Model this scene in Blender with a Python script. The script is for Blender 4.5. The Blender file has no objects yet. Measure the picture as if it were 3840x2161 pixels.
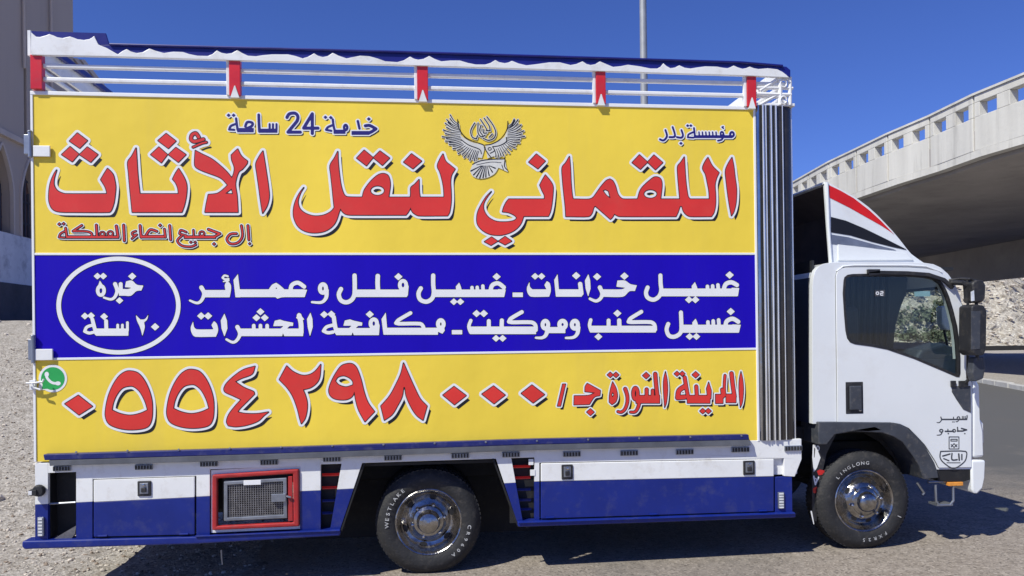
import bpy, bmesh, math, random
import numpy as np
from mathutils import Vector, Matrix
from mathutils.geometry import tessellate_polygon
S = bpy.context.scene
R = math.radians
random.seed(7)

# ------------------------------------------------------------------ camera, sky, sun, exposure
CX, CY, CZ = 2.6794, -5.5889, 1.7524
YAW, PITCH, ROLL, PY0, F = 0.1101, 0.0025, 0.0118, 1244.2, 2880.0

def ray(px, py):
    """direction of the line of sight through a point measured on the photograph"""
    X, Y, Z = (px-1920)/F, -(py-PY0)/F, 1.0
    s, c = math.sin(ROLL), math.cos(ROLL); X, Y = X*c+Y*s, -X*s+Y*c
    s, c = math.sin(PITCH), math.cos(PITCH); Y, Z = Y*c+Z*s, -Y*s+Z*c
    s, c = math.sin(YAW), math.cos(YAW)
    return Vector((X*c+Z*s, -X*s+Z*c, Y))
CAM = Vector((CX, CY, CZ))
def at(px, py, y=0.0):
    d = ray(px, py); return CAM + d*((y-CY)/d.y)
def atz(px, py, z):
    d = ray(px, py); return CAM + d*((z-CZ)/d.z)
def xz(px, py, y=0.0):
    p = at(px, py, y); return (p.x, p.z)
def pts(L, y=0.0): return [xz(a, b, y) for a, b in L]

fw = ray(1920, PY0).normalized()
rt = (ray(2020, PY0)-ray(1920, PY0)).normalized()
up = rt.cross(fw).normalized()
cam = bpy.data.cameras.new('camera'); co = bpy.data.objects.new('camera', cam); S.collection.objects.link(co)
M = Matrix.Identity(4)
for i in range(3): M[i][0], M[i][1], M[i][2] = rt[i], up[i], -fw[i]
M[0][3], M[1][3], M[2][3] = CX, CY, CZ
co.matrix_world = M
cam.sensor_width = 36; cam.lens = F/3840*36; cam.shift_y = (PY0-1080.5)/3840
cam.clip_start = 0.05; cam.clip_end = 3000
S.camera = co

SUN = Vector((-0.70, -0.52, 1.0)).normalized()      # towards the sun
elev = math.asin(SUN.z)
w = bpy.data.worlds.new('World'); S.world = w; w.use_nodes = True
nt = w.node_tree; bg = nt.nodes['Background']
sky = nt.nodes.new('ShaderNodeTexSky'); sky.sky_type = 'NISHITA'; sky.sun_disc = False
sky.sun_elevation = elev; sky.sun_rotation = math.atan2(SUN.x, SUN.y)
sky.altitude = 600; sky.air_density = 1.0; sky.dust_density = 0.2; sky.ozone_density = 4.0
tn = nt.nodes.new('ShaderNodeMix'); tn.data_type = 'RGBA'; tn.blend_type = 'MULTIPLY'; tn.inputs[0].default_value = 1; tn.inputs[7].default_value = (.40, .51, .97, 1)
nt.links.new(sky.outputs[0], tn.inputs[6]); nt.links.new(tn.outputs[2], bg.inputs[0]); bg.inputs[1].default_value = 0.122
sl = bpy.data.lights.new('sun', 'SUN'); sl.energy = 5.0; sl.angle = R(0.53); sl.color = (1, 0.98, 0.86)
so = bpy.data.objects.new('sun', sl); S.collection.objects.link(so)
so.rotation_euler = (-SUN).to_track_quat('-Z', 'Y').to_euler()
S.view_settings.view_transform = 'Standard'; S.view_settings.look = 'None'
S.view_settings.exposure = 0.08; S.view_settings.gamma = 1; S.view_settings.use_curve_mapping = False
S.cycles.max_bounces = 8; S.cycles.transparent_max_bounces = 12

# ------------------------------------------------------------------ materials
def lin(c):
    return tuple(((v/255)/12.92 if v/255 <= .04045 else ((v/255+.055)/1.055)**2.4) for v in c)+(1,)
MAT = {}
def mat(name, base, rough=.5, metal=0, var=.0, vscale=3, bump=0, bscale=20, spec=.5, grime=None, gamt=.0, coat=0, streak=False):
    if name in MAT: return MAT[name]
    m = bpy.data.materials.new(name); m.use_nodes = True; n = m.node_tree; b = n.nodes['Principled BSDF']
    base = tuple(base[:3])
    b.inputs['Roughness'].default_value = rough; b.inputs['Metallic'].default_value = metal
    b.inputs['Specular IOR Level'].default_value = spec
    if coat: b.inputs['Coat Weight'].default_value = coat; b.inputs['Coat Roughness'].default_value = .06
    b.inputs['Base Color'].default_value = base+(1,)
    tc = n.nodes.new('ShaderNodeTexCoord')
    src = tc.outputs['Object']
    if streak:
        mp = n.nodes.new('ShaderNodeMapping'); mp.inputs['Scale'].default_value = (1, 1, .12); n.links.new(src, mp.inputs[0]); src2 = mp.outputs[0]
    else: src2 = src
    if var or grime is not None:
        no = n.nodes.new('ShaderNodeTexNoise'); no.inputs['Scale'].default_value = vscale; no.inputs['Detail'].default_value = 7; no.inputs['Roughness'].default_value = .62
        n.links.new(src2, no.inputs['Vector'])
        mx = n.nodes.new('ShaderNodeMix'); mx.data_type = 'RGBA'
        lo = tuple(v*(1-var) for v in base)+(1,); hi = tuple(min(1, v*(1+var)) for v in base)+(1,)
        mr = n.nodes.new('ShaderNodeMapRange'); mr.inputs[1].default_value = .32; mr.inputs[2].default_value = .68
        n.links.new(no.outputs[0], mr.inputs[0]); n.links.new(mr.outputs[0], mx.inputs[0])
        mx.inputs[6].default_value = lo; mx.inputs[7].default_value = hi
        col = mx.outputs[2]
        if grime is not None:
            n2 = n.nodes.new('ShaderNodeTexNoise'); n2.inputs['Scale'].default_value = vscale*2.7; n2.inputs['Detail'].default_value = 9; n2.inputs['Roughness'].default_value = .7
            n.links.new(src2, n2.inputs['Vector'])
            r2 = n.nodes.new('ShaderNodeMapRange'); r2.inputs[1].default_value = .52; r2.inputs[2].default_value = .78; r2.inputs[4].default_value = gamt
            n.links.new(n2.outputs[0], r2.inputs[0])
            m2 = n.nodes.new('ShaderNodeMix'); m2.data_type = 'RGBA'; n.links.new(r2.outputs[0], m2.inputs[0]); n.links.new(col, m2.inputs[6]); m2.inputs[7].default_value = tuple(grime[:3])+(1,)
            col = m2.outputs[2]
        n.links.new(col, b.inputs['Base Color'])
        r3 = n.nodes.new('ShaderNodeMapRange'); r3.inputs[3].default_value = max(0, rough-.07); r3.inputs[4].default_value = min(1, rough+.1)
        n.links.new(no.outputs[0], r3.inputs[0]); n.links.new(r3.outputs[0], b.inputs['Roughness'])
    if bump:
        nb = n.nodes.new('ShaderNodeTexNoise'); nb.inputs['Scale'].default_value = bscale; nb.inputs['Detail'].default_value = 5
        n.links.new(src, nb.inputs['Vector'])
        bu = n.nodes.new('ShaderNodeBump'); bu.inputs['Strength'].default_value = bump; bu.inputs['Distance'].default_value = .02
        n.links.new(nb.outputs[0], bu.inputs['Height']); n.links.new(bu.outputs[0], b.inputs['Normal'])
    MAT[name] = m; return m

DUST = (.42, .36, .28)
m_yel = mat('yellow_banner', (.86, .635, .065), .42, var=.085, vscale=.8, bump=.8, bscale=1.2, grime=(.70, .52, .11), gamt=.35, streak=True, spec=.3)
m_blu = mat('blue_banner', (.013, .003, .42), .5, var=.12, vscale=.9, bump=.25, bscale=1.6, grime=(.03, .02, .30), gamt=.3, streak=True, spec=.12)
m_red = mat('red_vinyl', (.70, .036, .026), .4, var=.12, vscale=1.5, grime=(.56, .09, .06), gamt=.4)
m_wht = mat('white_vinyl', (.80, .80, .80), .45, var=.03, vscale=3)
m_emb = mat('pale_grey_vinyl', (.66, .65, .60), .45, var=.1, vscale=9)
m_blk = mat('black_vinyl', (.006, .006, .008), .45, var=.2, vscale=3)
m_nvy = mat('navy_vinyl', (.012, .008, .16), .45, var=.15, vscale=3)
m_grn = mat('green_vinyl', (.02, .36, .08), .45, var=.1, vscale=9)
m_pwh = mat('white_paint', (.79, .79, .78), .35, var=.05, vscale=3.2, grime=DUST, gamt=.45, coat=.2, bump=.10, bscale=4)
m_lwl = mat('dark_band_black', (.022, .021, .022), .9, var=.3, vscale=2)  # near-black for the wall added as a dark band
m_cab = mat('cab_white_paint', (.74, .76, .77), .22, var=.03, vscale=1.2, grime=DUST, gamt=.18, coat=.6)
m_pbl = mat('blue_paint', (.007, .020, .19), .35, var=.12, vscale=3, grime=(.12, .12, .14), gamt=.35, coat=.12, spec=.35)
m_dbl = mat('blue_rail_paint', (.010, .016, .13), .35, var=.15, vscale=4, grime=(.2, .2, .22), gamt=.4)
m_tbl = mat('blue_canopy_paint', (.008, .011, .17), .35, var=.18, vscale=4, grime=(.03, .04, .16), gamt=.4)
m_prd = mat('red_paint', (.62, .02, .022), .3, var=.12, vscale=5, grime=(.35, .08, .06), gamt=.4, coat=.3)
m_sil = mat('weathered_aluminium', (.30, .32, .36), .38, .75, var=.2, vscale=5, streak=False, grime=(.16, .15, .14), gamt=.5)
m_chr = mat('chrome', (.56, .55, .54), .11, 1.0, var=.3, vscale=14, bump=.35, bscale=22, grime=(.22, .19, .16), gamt=.6)
m_blg = mat('steel_dark_reflection', (.030, .026, .025), .12, 0, var=.3, vscale=3, bump=.05, bscale=4, grime=(.10, .09, .08), gamt=.4)  # dark reflections of the steel corner put into the base colour
m_brt = mat('steel_highlight', (.75, .75, .76), .22, .6, var=.1, vscale=5)  # pale metal for the highlight lines added on the steel corner
m_rim = mat('dulled_chrome_rim', (.36, .35, .34), .20, 1.0, var=.4, vscale=12, bump=.35, bscale=16, grime=(.13, .11, .09), gamt=.8)
m_tlt = mat('tyre_letter_white', (.42, .42, .42), .7, var=.3, vscale=20)
m_rfr = mat('dull_red_frame', (.40, .022, .022), .45, var=.25, vscale=6, grime=(.2, .08, .07), gamt=.6)
m_gry = mat('grey_rail_paint', (.10, .105, .12), .5, var=.25, vscale=6, grime=(.10, .10, .10), gamt=.5)
m_ste = mat('polished_steel_sheet', (.42, .42, .43), .10, 1.0, var=.2, vscale=2, bump=.15, bscale=5, grime=(.12, .10, .09), gamt=.45)
m_rub = mat('tyre_rubber', (.017, .017, .019), .72, var=.25, vscale=9, bump=.2, bscale=60, grime=(.16, .14, .12), gamt=.35)
m_blp = mat('black_plastic', (.018, .018, .02), .5, var=.25, vscale=8, grime=DUST, gamt=.16)
m_chs = mat('chassis_black', (.010, .010, .011), .65, var=.3, vscale=6, grime=(.09, .08, .07), gamt=.3)
m_slt = mat('slate_plastic', (.045, .05, .062), .5, var=.2, vscale=8, grime=DUST, gamt=.25)
m_int = mat('interior_grey', (.045, .048, .052), .75, var=.15, vscale=9)
m_int2 = mat('interior_dark', (.016, .018, .022), .7, var=.15, vscale=9)
m_dsh = mat('dashboard_blue_grey', (.03, .045, .075), .6, var=.15, vscale=9)
m_nvb = mat('navy_back_wall', (.022, .03, .065), .45, var=.2, vscale=4)
m_def = mat('raw_fibreglass', (.075, .055, .050), .8, var=.3, vscale=5)
m_msh = mat('galvanised_mesh', (.20, .19, .19), .5, .5, var=.3, vscale=20)
m_cla = mat('clear_lens', (.75, .76, .78), .12, .2, var=.15, vscale=30)
m_orl = mat('amber_lens', (.7, .28, .05), .2, 0, var=.15, vscale=30)
m_rdl = mat('red_lens', (.55, .02, .02), .2, 0, var=.15, vscale=30)
m_pole = mat('galvanised_pole', (.33, .34, .36), .5, .3, var=.12, vscale=2, grime=(.3, .3, .3), gamt=.3)
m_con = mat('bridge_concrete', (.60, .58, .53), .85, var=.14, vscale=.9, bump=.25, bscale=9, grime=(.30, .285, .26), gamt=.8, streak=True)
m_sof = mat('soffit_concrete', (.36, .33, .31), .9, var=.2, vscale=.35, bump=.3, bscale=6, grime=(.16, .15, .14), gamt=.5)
m_wal = mat('building_render', (.52, .43, .35), .9, var=.06, vscale=.5, bump=.15, bscale=12, grime=(.40, .34, .28), gamt=.5, streak=True)
m_wal2 = mat('building_whitewash', (.68, .70, .74), .9, var=.12, vscale=.9, bump=.15, bscale=12, grime=(.16, .17, .22), gamt=.8)
m_plin = mat('building_plinth', (.07, .07, .085), .9, var=.3, vscale=1.5, grime=(.15, .14, .15), gamt=.4)
m_scr = mat('arch_screen_wood', (.15, .075, .06), .7, var=.3, vscale=6)
m_lam = mat('arch_reveal', (.62, .53, .45), .9, var=.08, vscale=2)

def glass(name, tint, rough=.02, alpha=.75):
    m = bpy.data.materials.new(name); m.use_nodes = True; n = m.node_tree
    for x in list(n.nodes): n.nodes.remove(x)
    o = n.nodes.new('ShaderNodeOutputMaterial'); mx = n.nodes.new('ShaderNodeMixShader')
    t = n.nodes.new('ShaderNodeBsdfTransparent'); t.inputs[0].default_value = tuple(tint)+(1,)
    g = n.nodes.new('ShaderNodeBsdfGlossy'); g.inputs['Roughness'].default_value = rough; g.inputs[0].default_value = (.9, .9, .9, 1)
    lw = n.nodes.new('ShaderNodeLayerWeight'); pw = n.nodes.new('ShaderNodeMath'); pw.operation = 'POWER'; pw.inputs[1].default_value = 4; n.links.new(lw.outputs['Facing'], pw.inputs[0])
    fr = n.nodes.new('ShaderNodeMapRange'); fr.inputs[3].default_value = .04; fr.inputs[4].default_value = .6; n.links.new(pw.outputs[0], fr.inputs[0])
    ns = n.nodes.new('ShaderNodeTexNoise'); ns.inputs['Scale'].default_value = 3
    bu = n.nodes.new('ShaderNodeBump'); bu.inputs['Strength'].default_value = .02; n.links.new(ns.outputs[0], bu.inputs['Height'])
    n.links.new(bu.outputs[0], g.inputs['Normal'])
    n.links.new(fr.outputs[0], mx.inputs[0]); n.links.new(t.outputs[0], mx.inputs[1]); n.links.new(g.outputs[0], mx.inputs[2]); n.links.new(mx.outputs[0], o.inputs[0])
    return m
m_gls = glass('side_glass', (.86, .90, .89))
m_gls2 = glass('windscreen_glass', (.94, .97, .96))

# ------------------------------------------------------------------ mesh helpers
class MB:
    """collects shapes; build() links them as one mesh object"""
    def __init__(s): s.v = []; s.f = []; s.mi = []; s.m = 0
    def add(s, v, f):
        o = len(s.v); s.v += [tuple(a) for a in v]; s.f += [tuple(i+o for i in q) for q in f]; s.mi += [s.m]*len(f); return s
    def box(s, x0, x1, y0, y1, z0, z1):
        v = [(x, y, z) for z in (z0, z1) for y in (y0, y1) for x in (x0, x1)]
        return s.add(v, [(0, 2, 3, 1), (4, 5, 7, 6), (0, 1, 5, 4), (2, 6, 7, 3), (0, 4, 6, 2), (1, 3, 7, 5)])
    def prism(s, L, y0, y1, holes=()):
        """outline L in (x,z), extruded from y0 (towards the road camera) to y1"""
        loops = [list(L)]+[list(h) for h in holes]
        allp = [p for l in loops for p in l]; n = len(allp)
        tr = tessellate_polygon([[Vector((a, b, 0)) for a, b in l] for l in loops])
        v = [(a, y0, b) for a, b in allp]+[(a, y1, b) for a, b in allp]
        f = []
        for t in tr:
            a, b, c = [Vector(allp[i]) for i in t]
            ar = (b-a).cross(c-a)
            t = tuple(t) if ar > 0 else tuple(reversed(t))
            f.append(t); f.append(tuple(i+n for i in reversed(t)))
        k = 0
        for li, l in enumerate(loops):
            m = len(l); ar = sum(l[i][0]*l[(i+1) % m][1]-l[(i+1) % m][0]*l[i][1] for i in range(m))
            ccw = ar > 0
            if li: ccw = not ccw
            for i in range(m):
                a, b = k+i, k+(i+1) % m
                q = (a, a+n, b+n, b) if ccw else (a, b, b+n, a+n)
                f.append(q)
            k += m
        return s.add(v, f)
    def tube(s, P, r, seg=10, caps=True):
        P = [Vector(p) for p in P]; rs = r if isinstance(r, (list, tuple)) else [r]*len(P)
        rings = []
        t0 = (P[1]-P[0]).normalized(); a = Vector((0, 0, 1)) if abs(t0.z) < .9 else Vector((1, 0, 0)); u = t0.cross(a).normalized()
        v = []; f = []
        for i, p in enumerate(P):
            t = ((P[min(i+1, len(P)-1)]-P[max(i-1, 0)])).normalized()
            u = (u-t*u.dot(t)).normalized(); ww = t.cross(u)
            for k in range(seg):
                an = 2*math.pi*k/seg; v.append(p+(u*math.cos(an)+ww*math.sin(an))*rs[i])
        for i in range(len(P)-1):
            for k in range(seg):
                a, b = i*seg+k, i*seg+(k+1) % seg; f.append((a, b, b+seg, a+seg))
        if caps: f.append(tuple(reversed(range(seg)))); f.append(tuple(range((len(P)-1)*seg, len(P)*seg)))
        return s.add(v, f)
    def lathe(s, prof, c=(0, 0, 0), seg=48):
        """prof: (radius, y) pairs turned about the y axis"""
        v = []; f = []; n = len(prof)
        for k in range(seg):
            a = 2*math.pi*k/seg
            for r, y in prof: v.append((c[0]+r*math.cos(a), c[1]+y, c[2]+r*math.sin(a)))
        for k in range(seg):
            for i in range(n-1):
                a, b = k*n+i, ((k+1) % seg)*n+i; f.append((a, a+1, b+1, b))
        return s.add(v, f)
    def sweep(s, path, sec, close=False):
        """path: list of Vector in plan; sec: list of (out, z) closed section; out is to the right of the path"""
        v = []; f = []; n = len(sec); m = len(path)
        for i, p in enumerate(path):
            a = path[max(i-1, 0)]; b = path[min(i+1, m-1)]
            t = Vector((b[0]-a[0], b[1]-a[1])).normalized(); nr = Vector((t.y, -t.x))
            z0 = p[2] if len(p) > 2 else 0
            for o, z in sec: v.append((p[0]+nr.x*o, p[1]+nr.y*o, z0+z))
        for i in range(m-1):
            for k in range(n):
                a, b = i*n+k, i*n+(k+1) % n; f.append((a, b, b+n, a+n))
        f.append(tuple(range(n-1, -1, -1))); f.append(tuple(range((m-1)*n, m*n)))
        return s.add(v, f)
    def build(s, name, mats, parent=None, bevel=0, smooth=False, seg=2, fix=True):
        me = bpy.data.meshes.new(name); me.from_pydata(s.v, [], s.f)
        for m in (mats if isinstance(mats, (list, tuple)) else [mats]): me.materials.append(m)
        if any(s.mi): me.polygons.foreach_set('material_index', s.mi)
        if fix or bevel:
            b = bmesh.new(); b.from_mesh(me); bmesh.ops.recalc_face_normals(b, faces=b.faces)
            b.to_mesh(me); b.free()
        o = bpy.data.objects.new(name, me); S.collection.objects.link(o)
        if bevel:
            md = o.modifiers.new('bevel', 'BEVEL'); md.width = bevel; md.segments = seg; md.limit_method = 'ANGLE'; md.angle_limit = R(40)
        if smooth:
            me.polygons.foreach_set('use_smooth', [True]*len(me.polygons)); me.update()
            md = None
            try: me.set_sharp_from_angle(angle=R(38))
            except Exception: pass
        put(o, parent); return o
BASE = {}
def put(o, parent):
    if parent is not None:
        o.parent = parent
        if parent.name in BASE: o.matrix_parent_inverse = Matrix.Translation(-BASE[parent.name])
def thing(name, loc, label, cat, group=None):
    o = bpy.data.objects.new(name, None); S.collection.objects.link(o); o.location = loc; o.empty_display_size = .3
    o['label'] = label; o['category'] = cat
    if group: o['group'] = group
    BASE[o.name] = Vector(loc); return o
def struct(o, kind='structure'): o['kind'] = kind; return o
def tag(o, label, cat, group=None):
    o['label'] = label; o['category'] = cat
    if group: o['group'] = group
    return o
# ------------------------------------------------------------------ flat print: shapes drawn on the side panel as thin vinyl sheets
class Frame:
    """reading frame: local drawing units -> photograph units"""
    def __init__(s, x0, y0, k, plane=0.0): s.x0, s.y0, s.k, s.plane = x0, y0, k, plane
    def m(s, p):
        return xz(s.x0+p[0]/s.k, s.y0+p[1]/s.k, s.plane)
GR = 0.0035
def smooth_line(L, closed, lim=48):
    n = len(L)
    if n < (7 if closed else 3): return L
    P = [Vector(p) for p in L]
    def turn(i):
        if not closed and (i == 0 or i == n-1): return 0
        a, b = P[i]-P[i-1], P[(i+1) % n]-P[i]
        if a.length < 1e-6 or b.length < 1e-6: return 0
        return math.degrees(a.angle(b))
    corner = [turn(i) > (lim if closed else 95) for i in range(n)]
    out = []
    for i in range(n if closed else n-1):
        p1, p2 = P[i], P[(i+1) % n]; out.append(tuple(p1))
        if corner[i] and corner[(i+1) % n]: continue
        p0 = P[i-1] if (closed or i > 0) else p1; p3 = P[(i+2) % n] if (closed or i < n-2) else p2
        d = (p2-p1).length
        m1 = Vector((0, 0)) if corner[i] else (p2-p0)*.5; m2 = Vector((0, 0)) if corner[(i+1) % n] else (p3-p1)*.5
        if corner[i]: m1 = (p2-p1)
        if corner[(i+1) % n]: m2 = (p2-p1)
        for m in (m1, m2):
            if m.length > d*1.1: m *= d*1.1/m.length
        for t in (.25, .5, .75):
            h = t*t; k = h*t
            out.append(tuple(p1*(2*k-3*h+1)+m1*(k-2*h+t)+p2*(3*h-2*k)+m2*(k-h)))
    if not closed: out.append(tuple(P[-1]))
    return out
class Print:
    def __init__(s, frame): s.fr = frame; s.parts = []
    def poly(s, L, holes=(), dx=0, dy=0):
        L = smooth_line(L, True); holes = [smooth_line(h, True, 70) for h in holes]
        s.parts.append(('p', [s.fr.m((a+dx, b+dy)) for a, b in L], [[s.fr.m((a+dx, b+dy)) for a, b in h] for h in holes])); return s
    def bar(s, x0, x1, y0, y1): return s.poly([(x0, y0), (x1, y0), (x1, y1), (x0, y1)])
    def dia(s, x, y, r): return s.poly([(x, y-r), (x+r*1.12, y), (x, y+r), (x-r*1.12, y)])
    def dias(s, L, r):
        for x, y in L: s.dia(x, y, r)
        return s
    def st(s, L, w, w2=None):
        L = smooth_line(L, False)
        q = [s.fr.m(p) for p in L]; sc = 1/s.fr.k
        a = s.fr.m((0, 0)); b = s.fr.m((1000, 0)); u = math.hypot(a[0]-b[0], a[1]-b[1])/1000
        s.parts.append(('s', q, w*u/2, (w if w2 is None else w2)*u/2)); return s
    def ring(s, x, y, rx, ry, w):
        return s.st([(x+rx*math.cos(t*math.pi/10), y+ry*math.sin(t*math.pi/10)) for t in range(21)], w)
    def ell(s, x, y, rx, ry):
        return s.poly([(x+rx*math.cos(t*math.pi/12), y+ry*math.sin(t*math.pi/12)) for t in range(24)])
    def cut(s, L): s.parts.append(('c', [s.fr.m(p) for p in L])); return s
    def grid(s, pad=.07):
        xs = [p[0] for q in s.parts for p in q[1]]; zs = [p[1] for q in s.parts for p in q[1]]
        x0, x1, z0, z1 = min(xs)-pad, max(xs)+pad, min(zs)-pad, max(zs)+pad
        nx, nz = int((x1-x0)/GR)+1, int((z1-z0)/GR)+1
        D = np.full((nz, nx), 1.0, np.float32)
        def seg(PX, PZ, a, b):
            dx, dz = b[0]-a[0], b[1]-a[1]; L2 = dx*dx+dz*dz+1e-12
            t = np.clip(((PX-a[0])*dx+(PZ-a[1])*dz)/L2, 0, 1)
            return np.hypot(PX-a[0]-t*dx, PZ-a[1]-t*dz), t
        for q in s.parts:
            P = q[1]; px = [p[0] for p in P]; pz = [p[1] for p in P]; pd = pad
            i0 = max(0, int((min(px)-pd-x0)/GR)); i1 = min(nx, int((max(px)+pd-x0)/GR)+2)
            j0 = max(0, int((min(pz)-pd-z0)/GR)); j1 = min(nz, int((max(pz)+pd-z0)/GR)+2)
            X, Z = np.meshgrid(x0+np.arange(i0, i1)*GR, z0+np.arange(j0, j1)*GR)
            def pd_(loops):
                d = np.full(X.shape, 9.0); ins = np.zeros(X.shape, bool)
                for l in loops:
                    for i in range(len(l)):
                        a, b = l[i], l[(i+1) % len(l)]
                        d = np.minimum(d, seg(X, Z, a, b)[0])
                        if a[1] != b[1]:
                            c = ((a[1] > Z) != (b[1] > Z)) & (X < (b[0]-a[0])*(Z-a[1])/(b[1]-a[1])+a[0]); ins ^= c
                return np.where(ins, -d, d)
            if q[0] == 'p': d = pd_([P]+q[2])
            elif q[0] == 'c':
                d = pd_([P]); D[j0:j1, i0:i1] = np.maximum(D[j0:j1, i0:i1], -d); continue
            else:
                d = np.full(X.shape, 9.0); n = len(P)-1
                for i in range(n):
                    dd, t = seg(X, Z, P[i], P[i+1]); f = (i+t)/n
                    d = np.minimum(d, dd-(q[2]+(q[3]-q[2])*f))
            D[j0:j1, i0:i1] = np.minimum(D[j0:j1, i0:i1], d)
        s.D, s.x0g, s.z0g = D, x0, z0; return s

def contour(mb, D, level, x0, z0, y, dx=0, dz=0):
    """marching squares: fills D < level as flat polygons at depth y"""
    V = D-level; nz, nx = V.shape
    ins = V < 0
    full = ins[:-1, :-1] & ins[1:, :-1] & ins[:-1, 1:] & ins[1:, 1:]
    anyc = ins[:-1, :-1] | ins[1:, :-1] | ins[:-1, 1:] | ins[1:, 1:]
    v = mb.v; f = mb.f; mi = mb.mi; m = mb.m
    X0, Z0 = x0+dx, z0+dz
    def quad(a, b, c, d):
        o = len(v); v.extend((a, b, c, d)); f.append((o, o+1, o+2, o+3)); mi.append(m)
    for j in range(nz-1):
        row = full[j]
        if row.any():
            dd = np.diff(np.concatenate(([0], row.astype(np.int8), [0])))
            for a, b in zip(np.where(dd == 1)[0], np.where(dd == -1)[0]):
                xa, xb, za, zb = X0+a*GR, X0+b*GR, Z0+j*GR, Z0+(j+1)*GR
                quad((xa, y, za), (xb, y, za), (xb, y, zb), (xa, y, zb))
        e = np.where(anyc[j] & ~row)[0]
        for i in e:
            c = [(i, j), (i+1, j), (i+1, j+1), (i, j+1)]; vals = [float(V[b, a]) for a, b in c]
            P = []
            for k in range(4):
                a, b = c[k], c[(k+1) % 4]; va, vb = vals[k], vals[(k+1) % 4]
                if va < 0: P.append((X0+a[0]*GR, y, Z0+a[1]*GR))
                if (va < 0) != (vb < 0):
                    t = va/(va-vb); P.append((X0+(a[0]+(b[0]-a[0])*t)*GR, y, Z0+(a[1]+(b[1]-a[1])*t)*GR))
            if len(P) >= 3:
                o = len(v); v.extend(P); f.append(tuple(range(o, o+len(P)))); mi.append(m)

def lettering(name, prints, layers, parent, y0=0.0, label=None):
    """layers: (level, dx, dz, material) from the bottom sheet to the top one"""
    mb = MB()
    one = Print(prints[0].fr)
    for p in prints: one.parts += p.parts
    prints = [one]
    for p in prints: p.grid(max(.02, max(l[0] for l in layers)+.01))
    for k, (lv, dx, dz, m) in enumerate(layers):
        mb.m = k
        for p in prints: contour(mb, p.D, lv, p.x0g, p.z0g, y0-.0009*(k+1), dx, dz)
    o = mb.build(name, [l[3] for l in layers], parent, fix=False)
    if label: o['label'] = label
    return o

k3 = 2576/966
R1, R2, R3 = Frame(120, 440, k3), Frame(1020, 440, k3), Frame(1880, 440, k3)
A1, B1, C1 = Frame(120, 940, k3), Frame(1020, 940, k3), Frame(1880, 940, k3)
D1, D2, D3 = Frame(120, 1300, k3), Frame(1020, 1300, k3), Frame(1880, 1300, k3)

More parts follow.
